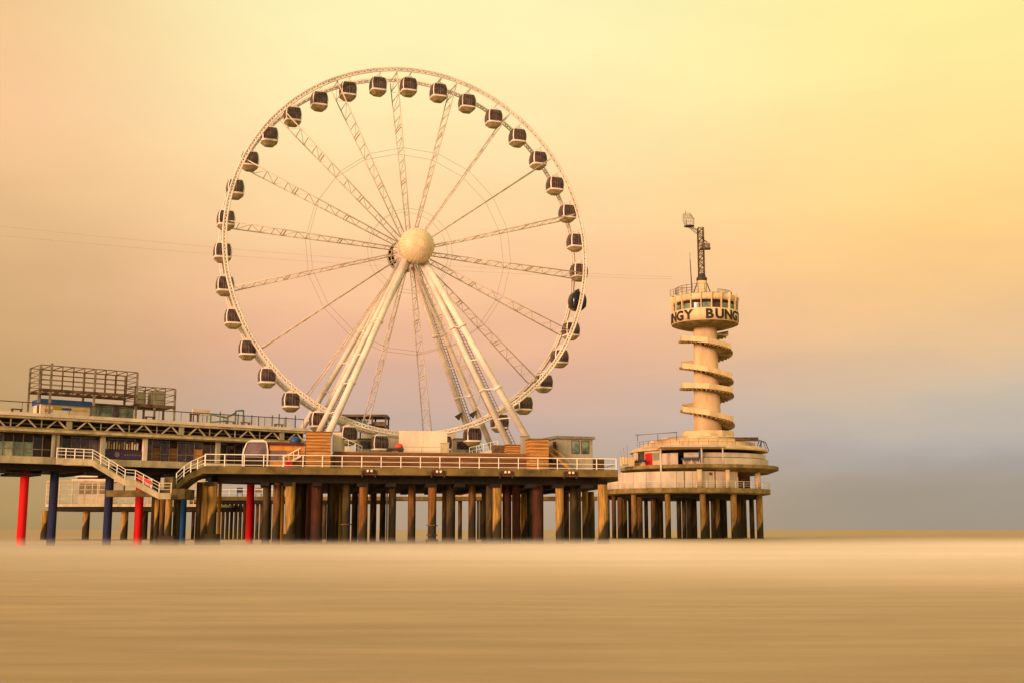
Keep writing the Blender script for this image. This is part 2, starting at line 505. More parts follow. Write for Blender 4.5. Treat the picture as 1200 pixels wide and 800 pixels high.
def surf_mist():
    m = bpy.data.materials.new('surf_mist'); m.use_nodes = True
    t = m.node_tree; n = t.nodes; n.clear()
    o = n.new('ShaderNodeOutputMaterial'); v = n.new('ShaderNodeVolumePrincipled')
    v.inputs['Color'].default_value = (.995, .985, .96, 1); v.inputs['Density'].default_value = .05
    g = n.new('ShaderNodeNewGeometry'); sp = n.new('ShaderNodeSeparateXYZ'); t.links.new(g.outputs['Position'], sp.inputs[0])
    mp = n.new('ShaderNodeMapping'); mp.inputs['Scale'].default_value = (.035, .03, 0)
    t.links.new(g.outputs['Position'], mp.inputs[0])
    tx = n.new('ShaderNodeTexNoise'); tx.inputs['Scale'].default_value = 1; tx.inputs['Detail'].default_value = 3
    t.links.new(mp.outputs[0], tx.inputs['Vector'])
    h = n.new('ShaderNodeMapRange'); h.inputs['From Min'].default_value = .3; h.inputs['From Max'].default_value = .7
    h.inputs['To Min'].default_value = .55; h.inputs['To Max'].default_value = 1.25
    t.links.new(tx.outputs['Fac'], h.inputs['Value'])
    dv = n.new('ShaderNodeMath'); dv.operation = 'DIVIDE'; t.links.new(sp.outputs['Z'], dv.inputs[0]); t.links.new(h.outputs[0], dv.inputs[1])
    q = n.new('ShaderNodeMapRange'); q.interpolation_type = 'SMOOTHSTEP'; q.inputs['From Min'].default_value = 0; q.inputs['From Max'].default_value = 1
    q.inputs['To Min'].default_value = .055; q.inputs['To Max'].default_value = 0
    t.links.new(dv.outputs[0], q.inputs['Value'])
    cur = q.outputs[0]
    for y0, y1 in ((18, 70), (152, 84)):
        k = n.new('ShaderNodeMapRange'); k.interpolation_type = 'SMOOTHSTEP'; k.inputs['From Min'].default_value = y0; k.inputs['From Max'].default_value = y1
        if y0 > y1:
            k.inputs['From Min'].default_value = y1; k.inputs['From Max'].default_value = y0; k.inputs['To Min'].default_value = 1; k.inputs['To Max'].default_value = 0
        t.links.new(sp.outputs['Y'], k.inputs['Value'])
        m_ = n.new('ShaderNodeMath'); m_.operation = 'MULTIPLY'; t.links.new(cur, m_.inputs[0]); t.links.new(k.outputs[0], m_.inputs[1]); cur = m_.outputs[0]
    mpp = n.new('ShaderNodeMapping'); mpp.inputs['Scale'].default_value = (.022, .05, 0); mpp.inputs['Location'].default_value = (4, 7, 0)
    t.links.new(g.outputs['Position'], mpp.inputs[0])
    tp = n.new('ShaderNodeTexNoise'); tp.inputs['Scale'].default_value = 1; tp.inputs['Detail'].default_value = 4
    t.links.new(mpp.outputs[0], tp.inputs['Vector'])
    k = n.new('ShaderNodeMapRange'); k.inputs['From Min'].default_value = .32; k.inputs['From Max'].default_value = .68; k.inputs['To Min'].default_value = .25; k.inputs['To Max'].default_value = 1.6
    t.links.new(tp.outputs['Fac'], k.inputs['Value'])
    m_ = n.new('ShaderNodeMath'); m_.operation = 'MULTIPLY'; t.links.new(cur, m_.inputs[0]); t.links.new(k.outputs[0], m_.inputs[1])
    cur = m_.outputs[0]
    k = n.new('ShaderNodeMapRange'); k.interpolation_type = 'SMOOTHSTEP'; k.inputs['From Min'].default_value = -45; k.inputs['From Max'].default_value = 12; k.inputs['To Min'].default_value = .30
    t.links.new(sp.outputs['X'], k.inputs['Value'])
    m_ = n.new('ShaderNodeMath'); m_.operation = 'MULTIPLY'; t.links.new(cur, m_.inputs[0]); t.links.new(k.outputs[0], m_.inputs[1])
    t.links.new(m_.outputs[0], v.inputs['Density'])
    m.cycles.volume_step_rate = .3; v.inputs['Anisotropy'].default_value = 0
    t.links.new(v.outputs[0], o.inputs['Volume'])
    MATS['surf_mist'] = m
    b = MB().prism([(-170, 18), (170, 18), (170, 151), (-170, 151)], .03, 1.25)
    solid(b, 'surf_mist', 'surf_mist', 'pale milky band of blurred surf lying low round the pier piles', 'mist', kind='stuff')
surf_mist()

# ------------------------------------------------------------------ ferris wheel
YAW = R(20); WC = Vector((-13.1, 150, 36.9)); WR = 23.9
UU = Vector((math.cos(YAW), math.sin(YAW), 0)); NN = Vector((math.sin(YAW), -math.cos(YAW), 0)); ZZ = Vector((0, 0, 1))
PLAT_Z = 10.1
def wp(a, r, b=0):
    """wheel point: clock angle a (degrees clockwise from the top), radius r, b metres along the axle towards the viewer"""
    return WC + UU * (r * math.sin(R(a))) + ZZ * (r * math.cos(R(a))) + NN * b
PH = -6.3                                                   # clock angle of the first spoke

def ferris_wheel():
    base = WC.copy(); base.z = PLAT_Z
    t = thing('ferris_wheel', 'giant white observation wheel with lattice spokes standing on the pier', 'ferris wheel', base)
    for sgn in (1, -1):
        mb = MB(); mb.axis = NN
        n = 180
        for r, tr in ((WR - .10, .115), (WR - .50, .10)):
            mb.path([wp(360 * i / n, r, sgn * 2.0) for i in range(n)], tr, 6, True)
        mb.path([wp(360 * i / n, WR - .28, sgn * 1.80) for i in range(n)], .09, 6, True)
        for i in range(n):
            a = 360 * i / n; b = 360 * (i + .5) / n; c = 360 * (i + 1) / n
            mb.bar(wp(a, WR - .50, sgn * 2.0), wp(b, WR - .10, sgn * 2.0), .12)
            mb.bar(wp(b, WR - .10, sgn * 2.0), wp(c, WR - .50, sgn * 2.0), .12)
            mb.bar(wp(a, WR - .28, sgn * 1.80), wp(b, WR - .10, sgn * 2.0), .06)
        part(mb, 'rim', 'white_steel', t)
    for k in range(18):
        a = PH + 20 * k
        mb = MB(); m = 15
        r0, r1 = 1.9, WR - .6
        b0, b1 = .85, 1.85
        def q(f, s): return wp(a, r0 + (r1 - r0) * f, s * (b0 + (b1 - b0) * f))
        for s in (1, -1): mb.tube(q(0, s), q(1, s), .072, 6)
        for i in range(m):
            f0, f1 = i / m, (i + 1) / m
            mb.bar(q(f1, 1), q(f1, -1), .075 if i not in (4, 9) else .12)
            s = 1 if i % 2 else -1
            mb.bar(q(f0, s), q(f1, -s), .045)
        for i in (5, 10):
            f = (i + .25) / m
            mb.bar(q(f, 1), q(f, -1), .09)
        part(mb, 'spoke', 'spoke_steel', t)
    for s in (1, -1):
        for r, bb, th in ((13.3, 1.4, .018), (5.4, 1.0, .015)):
            cb = MB(); cb.axis = NN
            cb.path([wp(PH + 20 * k, r, s * bb) for k in range(18)], th, 4, True)
            part(cb, 'bracing_cable', 'cable_steel', t)
    for k in range(36):
        a = PH + 10 * k + 5
        mb = MB().tube(wp(a, WR - .35, -2.0), wp(a, WR - .35, 2.0), .07, 8)
        part(mb, 'gondola_axle', 'white_steel', t)
    # hub drum, flanges
    mb = MB(); n = 32
    def disc(b, r): return [wp(360 * i / n, r, b) for i in range(n)]
    def loft(rings):
        vs = []; fs = []
        for g in rings: vs += g
        for q in range(len(rings) - 1):
            for i in range(n):
                fs.append((q * n + i, q * n + (i + 1) % n, (q + 1) * n + (i + 1) % n, (q + 1) * n + i))
        return vs, fs
    mb.add(*loft([disc(-4.2, 0.01), disc(-4.2, .75), disc(-1.25, .75), disc(-1.25, 1.95), disc(-.75, 1.95), disc(-.75, 1.1), disc(.75, 1.1), disc(.75, 1.95),
                  disc(1.25, 1.95), disc(1.25, .75), disc(3.9, .75), disc(3.9, 0.01)]), False)
    part(mb, 'hub', 'white_steel', t)
    # near dome: shallow sphere with raised meridians and a smooth skin
    def dome(sgn, name, mname, bc, rad):
        mb = MB(); rings = []
        for i in range(11):
            th = R(118 - 118 * i / 10)
            rings.append(disc(sgn * (bc + rad * .86 * math.cos(th)), max(.01, rad * math.sin(th))))
        mb.add(*loft(rings), True)
        d = part(mb, name, mname, t)
        rb = MB()
        for k in range(32):
            pts = []
            for i in range(9):
                th = R(112 - 100 * i / 8)
                pts.append(wp(360 * k / 32, (rad + .015) * math.sin(th), sgn * (bc + (rad + .015) * .86 * math.cos(th))))
            rb.path(pts, .022, 4)
        part(rb, 'light_strip', 'dome_shell', d)
        return d
    dome(1, 'hub_dome', 'dome_shell', 3.1, 2.28)
    # far dome is open at the back towards us: dished shell with ribs
    mb = MB(); rings = []
    for i in range(9):
        th = R(90 - 88 * i / 8)
        rings.append(disc(-(3.5 + 1.5 * math.cos(th)), 2.15 * math.sin(th)))
    mb.add(*loft(rings), True)
    d = part(mb, 'hub_dome', 'steel_rust', t, label='brown open back of the far hub dome')
    mb = MB()
    for k in range(16):
        mb.bar(wp(22.5 * k, .8, -3.45), wp(22.5 * k, 2.15, -3.45), .10, .10)
    for r in (1.2, 1.65, 2.1):
        mb.axis = NN
        mb.path([wp(360 * i / 32, r, -3.42) for i in range(32)], .06, 5, True)
    part(mb, 'dome_rib', 'spoke_steel', d)
    # support legs: (top b, top sideways, foot photo column, foot b, radius)
    def foot(px, b):
        lo, hi = -40.0, 40.0
        for _ in range(50):
            a = (lo + hi) / 2
            p = WC + UU * a + NN * b; p.z = PLAT_Z
            d = p.y * math.cos(TILT) + (p.z - CAM_H) * math.sin(TILT)
            if 600 + FPX * p.x / d < px: lo = a
            else: hi = a
        return WC + UU * a + NN * b - ZZ * (WC.z - PLAT_Z)
    specs = [(2.2, -.6, 374, 8.0, .42), (1.9, -.8, 359, 4.2, .36), (2.2, .7, 632, 8.0, .44), (1.9, .5, 605, 4.2, .40),
             (-1.7, .7, 585, -4.2, .38), (-1.9, .4, 563, -8.5, .38), (-1.7, -.7, 353, -4.2, .38), (-1.9, -.5, 331, -8.5, .36)]
    legs = []
    for tb, ta, px, fb, r in specs:
        top = WC + NN * tb + UU * ta - ZZ * .7
        f = foot(px, fb)
        legs.append((top, f))
        mb = MB().tube(top, f, r * .92, 14, r)
        for fr in (.36, .66):
            c = top.lerp(f, fr); dd = (f - top).normalized()
            mb.tube(c - dd * .14, c + dd * .14, r * 1.22, 14)
        lg = part(mb, 'support_leg', 'white_steel', t)
        fb_ = MB(frame(f.x, f.y, 0, YAW)).box(-.9, .9, -.9, .9, PLAT_Z + .004, PLAT_Z + .35)
        part(fb_, 'foot_plate', 'white_steel', lg)
    for (i, j) in ((0, 1), (2, 3), (4, 5), (6, 7)):
        (t0, f0), (t1, f1) = legs[i], legs[j]
        for fr in (.2, .36, .52, .66, .8):
            part(MB().bar(t0.lerp(f0, fr), t1.lerp(f1, fr), .12), 'leg_brace', 'white_steel', t)
    for i in (3, 5, 1):                                     # caged ladders up the legs
        t0, f0 = legs[i]
        mb = MB(); off = UU * .50 + NN * .12
        a, b = t0 + off, f0 + off
        mb.bar(a, b, .06); mb.bar(a + UU * .42, b + UU * .42, .06)
        for k in range(70):
            c = a.lerp(b, (k + .5) / 70)
            mb.bar(c, c + UU * .42, .055)
            if k % 3 == 0: mb.bar(c, c - UU * .2, .05)
        part(mb, 'ladder', 'steel_rust', t)
    for i, fr in ((4, .735), (5, .735)):
        t0, f0 = legs[i]; c = t0.lerp(f0, fr)
        M = frame(c.x, c.y, c.z, YAW)
        mb = MB(M).add([(-.1, -.5, .1), (-1.1, -.5, -.5), (-.5, -.5, -1.0), (-.1, -.1, .1), (-1.1, -.1, -.5), (-.5, -.1, -1.0)],
                       [(0, 1, 2), (5, 4, 3), (0, 3, 4, 1), (1, 4, 5, 2), (2, 5, 3, 0)])
        part(mb, 'wind_sensor_box', 'steel_dark', t)
ferris_wheel()

def make_gondola(black=False):
    g = thing('gondola', 'gondola', 'gondola', (0, 0, 0))
    body = 'glass_black' if black else 'white_steel'
    EX = .42
    def ring(z, a, th):
        c, s_ = math.cos(R(th)), math.sin(R(th))
        return (a * math.copysign(abs(c) ** EX, c), a * math.copysign(abs(s_) ** EX, s_), z)
    lev = [(-2.80, .46), (-2.74, .58), (-2.32, 1.00), (-2.12, 1.04), (-1.5, 1.10), (-.95, 1.03), (-.58, .90), (-.42, .72), (-.35, .45)]
    def loft(ls, k=1.0, ths=None, closed=True):
        ths = ths or [i * 11.25 for i in range(32)]
        n = len(ths); vs = []; fs = []
        for z, a in ls: vs += [ring(z, a * k, th) for th in ths]
        for q in range(len(ls) - 1):
            for i in range(n if closed else n - 1):
                fs.append((q * n + i, q * n + (i + 1) % n, (q + 1) * n + (i + 1) % n, (q + 1) * n + i))
        return vs, fs
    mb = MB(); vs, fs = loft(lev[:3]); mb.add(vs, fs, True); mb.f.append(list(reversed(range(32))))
    part(mb, 'base_pan', 'glass_black' if black else 'base_shade', g)
    mb = MB(); vs, fs = loft([(-2.32, 1.012), lev[3]]); mb.add(vs, fs, True)
    part(mb, 'sill_band', body, g)
    mb = MB(); vs, fs = loft(lev[6:]); mb.add(vs, fs, True); mb.f.append([2 * 32 + i for i in range(32)])
    part(mb, 'roof', body, g)
    win = [(-2.12, 1.04), (-1.8, 1.075), (-1.5, 1.10), (-1.2, 1.08), (-.95, 1.03), (-.58, .90)]
    for k in range(4):
        c = 90 * k
        mb = MB(); vs, fs = loft(win, .975, [c + d for d in (-37.5, -25, -12, 0, 12, 25, 37.5)], False); mb.add(vs, fs, True)
        p = part(mb, 'window', 'glass_black' if black else 'glass_dark', g)
        if not black:
            d = Vector((math.cos(R(c)), math.sin(R(c)), 0))
            for sx in (-.33, .0, .33):
                mb = MB(); e = Vector((-d.y, d.x, 0)) * sx
                mb.path([d * (a0 * .985) + e + ZZ * z0 for z0, a0 in win], .018 if sx else .03, 4)
                part(mb, 'mullion', 'steel_grey', p)
        mb = MB(); vs, fs = loft(win, 1.0, [c + d for d in (37, 41, 45, 49, 53)], False); mb.add(vs, fs, True)
        part(mb, 'corner_post', body, g)
    mb = MB()
    for s in (1, -1):
        mb.bar((0, s * .55, -.42), (0, s * .55, .10), .13, .20)
    mb.tube((0, -.75, .0), (0, .75, .0), .13, 8)
    mb.box(-.4, .4, -.5, .5, -.40, -.24)
    part(mb, 'hanger', body, g)
    return g

def copy_tree(o, parent=None):
    c = o.copy(); COL.objects.link(c); c.parent = parent
    for ch in list(o.children): copy_tree(ch, c)
    return c
ORD = ['first', 'second', 'third', 'fourth', 'fifth', 'sixth', 'seventh', 'eighth', 'ninth', 'tenth', 'eleventh', 'twelfth',
       'thirteenth', 'fourteenth', 'fifteenth', 'sixteenth', 'seventeenth', 'eighteenth']
def gondolas():
    white = make_gondola(); black = make_gondola(True)
    first = True
    for k in range(36):
        a = PH + 5 + 10 * k
        p = wp(a, WR - .35)
        if k == 10:
            o = black; o['label'] = 'only all-black gondola, hanging on the right side of the wheel below hub height'
        else:
            o = white if first else copy_tree(white); first = False
            if k == 0: lab = 'white gondola with dark windows at the wheel top, right of the topmost spoke'
            elif k == 35: lab = 'white gondola with dark windows at the wheel top, left of the topmost spoke'
            elif k < 18: lab = 'white gondola with dark windows, %s clockwise from the topmost spoke of the wheel' % ORD[k]
            else: lab = 'white gondola with dark windows, %s anticlockwise from the topmost spoke of the wheel' % ORD[35 - k]
            o['label'] = lab
        o['category'] = 'gondola'; o['group'] = 'gondolas hanging on the ferris wheel'
        o.location = p; o.rotation_euler = (0, 0, YAW)
gondolas()

# ------------------------------------------------------------------ wheel island
DZ = 8.2
IA = math.atan2(8.5, 44.3)                                  # the front edge of the island runs away to the right
IF0 = Vector((xat(240, 126, DZ), 126, DZ)); IF1 = Vector((xat(724, 134.5, DZ), 134.5, DZ))
ID = (IF1 - IF0).normalized(); IN = Vector((ID.y, -ID.x, 0))      # along the edge; towards the camera
def isl(px, back=0.0, z=DZ):
    """point on the island: photo column px on the line `back` metres behind the front edge"""
    P0 = IF0 - IN * back
    k = (px - 600) / FPX
    # x = k * (y cosT + (z - h) sinT)
    c, s = math.cos(TILT), math.sin(TILT)
    t = (k * (P0.y * c + (z - CAM_H) * s) - P0.x) / (ID.x - k * ID.y * c)
    p = P0 + ID * t; p.z = z
    return p
def lamp_box(p):
    t = thing('deck_floodlight', 'x', 'floodlight', p, 'floodlight boxes along the wheel deck edge')
    M = frame(p.x, p.y, p.z, math.atan2(ID.y, ID.x))
    part(MB(M).box(-.62, .62, -.30, 0, -.10, .30), 'housing', 'red_lamp_box', t)
    mb = MB(M)
    mb.box(-.75, -.64, -.2, 0, -.5, .2); part(mb, 'bracket', 'steel_dark', t)
    part(MB(M).box(.64, .75, -.2, 0, -.5, .2), 'bracket', 'steel_dark', t)
    for x in (-.14, .26):
        part(MB(M).tube((x, -.40, .14), (x + .05, -.30, .18), .13, 10), 'lamp', 'lamp_white', t)
    return t

def wheel_island():
    t = thing('wheel_pier', 'dark mossy concrete pier deck on many piles carrying the observation wheel', 'pier', (IF0.x, IF0.y, 0))
    A, B = IF0, IF1
    back = [(12.9, 146), (9.5, 170), (-28, 170), (-30.5, 149.5), (-23.0, 139.6), (xat(236, 131.4, DZ), 131.4)]
    front = [(A.x, A.y), (B.x, B.y)]
    part(MB().prism(front + back, DZ - .78, DZ), 'deck', 'mossy_concrete', t)
    inset = [(p[0], p[1]) for p in front]
    f2 = [(A.x + .9, A.y + 2.2), (B.x - 2.0, B.y + 2.0)]
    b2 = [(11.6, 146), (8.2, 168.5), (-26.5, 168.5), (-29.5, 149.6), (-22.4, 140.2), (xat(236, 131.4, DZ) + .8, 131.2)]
    part(MB().prism(f2 + b2, DZ - 1.62, DZ - .784), 'underside', 'girder_shade', t)
    for px in (246, 311, 338, 372, 425, 459, 506, 540, 582, 624, 656, 690):       # cross beams
        a = isl(px, .8); c = a - IN * 30
        if px < 350: c = a - IN * (4.2 if px < 300 else 7)
        part(MB().bar(a + ZZ * -1.80, c + ZZ * -1.80, .95, .40), 'cross_beam', 'girder_shade', t)
    # piles: photo column, metres behind the edge, radius, material
    P = [(232.5, 2.6, .42, 'pile_brown'), (239, 2.0, .44, 'pile_pale'), (247, 1.5, .50, 'pile_pale'),
         (311, 4.5, .44, 'pile_dark'), (323, 2.6, .44, 'pile_brown'), (338.5, 1.4, .52, 'pile_pale'),
         (349, 8, .48, 'pile_dark'), (355, 9.5, .55, 'pile_red_brown'), (362, 3.6, .40, 'pile_red_brown'), (370, 3.0, .66, 'pile_red_brown'),
         (387, 5, .44, 'pile_dark'), (392, 12, .42, 'pile_brown'), (405, 4.0, .45, 'pile_dark'), (425, 1.5, .48, 'pile_rust'), (459, 4.2, .42, 'pile_dark'),
         (482, 4.6, .44, 'pile_brown'), (506, 1.5, .46, 'pile_rust'), (522, 12, .44, 'pile_brown'), (528, 5, .50, 'pile_dark'),
         (553, 4.6, .42, 'pile_brown'), (569, 7, .48, 'pile_dark'), (574, 3.4, .46, 'pile_dark'), (582.5, 1.5, .50, 'pile_pale'),
         (594, 5, .50, 'pile_red_brown'), (605, 4.2, .48, 'pile_red_brown'), (622, 6, .46, 'pile_dark'), (630.5, 2.4, .62, 'pile_red_brown'),
         (656, 1.5, .46, 'pile_pale'), (673, 5, .50, 'pile_dark'), (677, 14, .46, 'pile_brown'), (707, 1.2, .56, 'pile_pale'),
         (448, 24, .36, 'pile_brown'), (614, 30, .40, 'pile_pale'), (686, 22, .40, 'pile_pale'), (693, 26, .42, 'pile_brown'), (664, 26, .36, 'pile_brown'),
         (437, 30, .4, 'pile_brown'), (415, 26, .4, 'pile_dark')]
    for px, bk, r, m in P:
        q = isl(px, bk, 0)
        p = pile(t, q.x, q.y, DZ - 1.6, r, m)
    for px, bk in ((338.5, 1.4), (247, 1.5), (707, 1.2), (506, 1.5), (582.5, 1.5)):   # wider collars just over the water
        q = isl(px, bk, 0)
        part(MB().tube((q.x, q.y, -.6), (q.x, q.y, 1.15 if px < 400 else .55), .68 if px != 247 else .95, 16), 'pile_collar', 'pile_dark', t)
    for px, bk, z in ((405, 4.0, 2.1), (506, 1.5, 2.0), (506, 1.5, .95)):
        q = isl(px, bk, 0)
        part(MB().tube((q.x, q.y, z), (q.x, q.y, z + .12), .60, 14), 'pile_band', 'steel_rust', t)
    # ramp at the left end
    r0 = Vector((A.x - .004, A.y, DZ))
    up = [r0, at(231, 549.5, 125.8), at(223, 553, 125.4), at(215, 558.5, 125.0), at(206, 567, 124.6)]
    up[0].z = DZ
    bk = Vector((0, 3.4, 0))
    for i, (p, q) in enumerate(zip(up[:-1], up[1:])):
        vs = [p, q, q + bk, p + bk]; vs += [v - ZZ * .72 for v in vs]
        part(MB().add(vs, [(0, 1, 2, 3), (7, 6, 5, 4), (0, 4, 5, 1), (1, 5, 6, 2), (2, 6, 7, 3), (3, 7, 4, 0)]), 'ramp', 'mossy_concrete', t)
    sh = Vector((0, .15, 0))
    railing(t, [q + sh for q in reversed(up)], 1.15, 1.0, r=.033, mids=(.3, .6))
    n = 7
    railing(t, [isl(240 + (722 - 240) * i / n, .15) for i in range(n + 1)], 1.25, 2.05, r=.035, mids=(.12, .5), pr=.045)
    q = isl(722, .15)
    railing(t, [q, Vector((12.65, 145.8, DZ)), Vector((9.3, 168, DZ))], 1.2, 2.2, r=.03, mids=(.5,), pr=.04)
    # raised timber platform
    pa, pb = isl(392, 3.0), isl(622, 3.0)
    pl = [(pa.x, pa.y), (pb.x, pb.y), (11.2, 145.5), (7.8, 168), (-26, 168), (-28.5, 150.5), (-21.6, 141.5)]
    f = part(MB().prism(pl, DZ + .004, PLAT_Z - .14), 'wheel_platform', 'timber_dark', t)
    part(MB().prism([(p[0], p[1]) for p in pl], PLAT_Z - .138, PLAT_Z), 'platform_floor', 'grey_panel', t)
    ln = (pb - pa).length; M = frame(pa.x, pa.y, 0, math.atan2(ID.y, ID.x))
    k = 0
    h = (PLAT_Z - .05 - DZ) / 7
    nseg = 8
    me = MB().box(0, ln / nseg - .02, -.06, -.004, .012, h - .012).mesh('plank', Vector((0, 0, 0)), 'timber_dark')
    for row in range(7):
        for j in range(nseg):
            p = pa + ID * (ln / nseg * j); p.z = DZ + .02 + h * row
            inst('plank', me, f, p - IN * random.uniform(-.012, .004), rot=(0, 0, math.atan2(ID.y, ID.x)))
    for i, px in enumerate((432, 513, 593, 668)):
        l = lamp_box(isl(px, -.012, DZ - .52))
        l['label'] = ('dark red box with two white lamps on the deck edge, ' +
                      ('leftmost of four', 'second of four', 'third of four', 'rightmost of four')[i])
    return t
wheel_island()

IANG = math.atan2(ID.y, ID.x)
def plank_shed(px0, px1, back, depth, z0, ytop, label, gate=False, mname='timber', name='timber_shed'):
    a, b = isl(px0, back, z0), isl(px1, back, z0)
    wd = (b - a).length
    h = at(px0, ytop, a.y).z - z0
    t = thing(name, label, 'shed', a)
    M = frame(a.x, a.y, z0, IANG)
    part(MB(M).box(.05, wd - .05, .07, depth - .05, 0, h - .05), 'wall', 'timber_dark', t)
    n = max(4, round(h / .36)); ph = h / n
    meF = MB().box(0, wd, 0, .062, .035, ph - .035).mesh('plank', Vector((0, 0, 0)), mname)
    meS = MB().box(0, .045, 0, depth - .07, .035, ph - .035).mesh('plank', Vector((0, 0, 0)), mname)
    for i in range(n):
        inst('plank', meF, t, M @ Vector((random.uniform(-.03, .03), random.uniform(-.02, 0), ph * i)), rot=(0, 0, IANG))
        inst('plank', meS, t, M @ Vector((wd - .045 + random.uniform(0, .02), .066, ph * i)), rot=(0, 0, IANG))
        inst('plank', meS, t, M @ Vector((random.uniform(-.02, 0), .066, ph * i)), rot=(0, 0, IANG))
    part(MB(M).box(-.08, wd + .08, -.08, depth + .05, h, h + .07), 'roof', 'timber_dark', t)
    return t
plank_shed(358, 387, 1.6, 2.6, DZ + .004, 505.5, 'tall orange timber plank box at the foot of the left wheel legs')
plank_shed(621, 643, 1.2, 2.4, DZ + .004, 514, 'tall orange timber plank box beside the grey cabin, under the right wheel leg')
plank_shed(594, 613, 5.0, 1.6, PLAT_Z + .004, 521, 'low orange timber plank fence box left of the tall plank box by the grey cabin')

def orange_kiosk():
    a, b = isl(315, 2.2), isl(357, 2.2)
    z0 = DZ + .004
    wd = (b - a).length; d = 2.4
    h = at(315, 520.5, a.y).z - z0
    t = thing('ticket_kiosk', 'orange timber kiosk with a red roof edge beside the grey glass cabin', 'kiosk', a)
    M = frame(a.x, a.y, z0, IANG)
    part(MB(M).box(.1, wd - .1, .1, d, 0, h), 'wall', 'timber', t)
    part(MB(M).box(-.2, wd * .98, -.35, d + .2, h + .004, h + .22), 'roof', 'bright_red' if False else 'timber_dark', t)
    part(MB(M).box(-.25, wd * .98, -.40, -.354, h - .02, h + .26), 'fascia', 'red_lamp_box', t)
    part(MB(M).box(.0, wd, -.02, .096, h - .62, h - .03), 'sign_board', 'orange_paint', t)
    for x0, x1 in ((.25, 1.05), (1.15, 1.75)):
        part(MB(M).box(x0, x1, .05, .098, h - 1.75, h - .66), 'window', 'glass_mauve', t)
    part(MB(M).box(.05, 1.85, -.02, .096, .02, h - 1.8), 'counter', 'orange_paint', t)
    n = 6; z1 = h - .66; me = MB().box(0, wd - 1.95, 0, .06, .03, z1 / n - .02).mesh('plank', Vector((0, 0, 0)), 'timber')
    for i in range(n):
        inst('plank', me, t, M @ Vector((1.92, .03, z1 / n * i)), rot=(0, 0, IANG))
    b2 = isl(345, 3.2)
    p = Vector((b2.x, b2.y, z0 + h + .228))
    M2 = frame(p.x, p.y, p.z, .3)
    mb = MB(M2).lathe((0, 0), [(0.01, 0), (.55, 0), (.62, .25), (.5, .62), (.2, .75), (.01, .76)], 14)
    o = solid(MB(), 'x', None, 'x', 'x') if False else None
    solid(mb, 'blue_bag', 'blue_paint', 'bright blue sack lying on the roof of the orange kiosk', 'bag')
    mb = MB(frame(isl(338, 1.0).x, isl(338, 1.0).y, z0, IANG)).box(-.38, .38, -.3, .3, 0, .62)
    mb.box(-.42, .42, -.34, .34, .625, .72)
    solid(mb, 'red_bin', 'red_paint', 'small red box behind the railing in front of the orange kiosk', 'box')
orange_kiosk()

def steps():
    z0 = DZ + .004
    a, b = isl(330, .9), isl(352, 1.2)
    h0, h1 = at(331, 545, a.y).z, at(352, 524, b.y).z
    t = thing('steel_stair', 'short white steel stair with handrails climbing beside the left timber plank box', 'stair', a)
    for k in (0, .9):
        p = a - IN * k; q = b - IN * k
        part(MB().bar((p.x, p.y, z0 + .1), (q.x, q.y, h1 - .9), .10, .2), 'stringer', 'white_rail', t)
        r = part(MB().bar((p.x, p.y, z0 + 1.0), (q.x, q.y, h1), .07), 'handrail', 'white_rail', t)
        for i in range(4):
            f = (i + .5) / 4; c = p.lerp(q, f); zz = z0 + .1 + (h1 - 1 - z0) * f
            part(MB().bar((c.x, c.y, zz), (c.x, c.y, zz + .92), .05), 'baluster', 'white_rail', r)
    for i in range(7):
        f = (i + .5) / 7; c = a.lerp(b, f); zz = z0 + .15 + (h1 - 1.05 - z0) * f
        M = frame(c.x, c.y, zz, IANG)
        part(MB(M).box(-.16, .16, .05, .85, -.03, .03), 'tread', 'steel_grey', t)
steps()

def glass_cabin():
    a, b = isl(283, 2.0), isl(314, 2.0)
    z0 = DZ + .004
    wd = (b - a).length; d = 2.3
    h = at(283, 515.5, a.y).z - z0
    t = thing('glass_cabin', 'large grey cabin with a mauve curved window, left of the orange kiosk', 'cabin', a)
    M = frame(a.x, a.y, z0, IANG)
    def sec(ins):
        return [(ins, 0), (.0 + ins, h * .45), (.12 + ins, h * .68), (.38 + ins * .8, h * .9), (.75, h - ins), (wd - .35, h - ins), (wd - .12 - ins, h * .9), (wd - ins, h * .6), (wd - ins, 0)]
    def slab(y0, y1, poly):
        n = len(poly)
        vs = [(x, y0, z) for x, z in poly] + [(x, y1, z) for x, z in poly]
        return MB(M).add(vs, [tuple(range(n)), tuple(reversed(range(n, 2 * n)))] + [((i + 1) % n, i, n + i, n + (i + 1) % n) for i in range(n)])
    part(slab(.15, d - .1, sec(.10)), 'body', 'grey_panel', t)
    P = sec(0); Q = sec(.16)
    for nm, y0, y1 in (('frame', 0, .20), ('frame', d - .2, d)):
        mb = MB(M); n = len(P)
        for i in range(n - 1):
            vs = [(P[i][0], y0, P[i][1]), (P[i + 1][0], y0, P[i + 1][1]), (Q[i + 1][0], y0, Q[i + 1][1]), (Q[i][0], y0, Q[i][1])]
            vs += [(v[0], y1, v[2]) for v in vs]
            mb.add(vs, [(0, 1, 2, 3), (7, 6, 5, 4), (0, 4, 5, 1), (1, 5, 6, 2), (2, 6, 7, 3), (3, 7, 4, 0)])
        part(mb, nm, 'white_steel', t)
    win = [(.22, h * .40), (.24, h * .48), (.34, h * .68), (.55, h * .86), (.8, h * .93), (wd - .42, h * .93), (wd - .25, h * .86), (wd - .22, h * .40)]
    part(slab(.10, .148, win), 'window', 'glass_mauve', t)
    part(MB(M).box(.22, wd - .22, .06, .146, .10, h * .37), 'lower_panel', 'dark_room', t)
    part(MB(M).box(.8, wd - .5, d * .3, d * .7, h - .08, h + .16), 'roof_unit', 'white_steel', t)
glass_cabin()

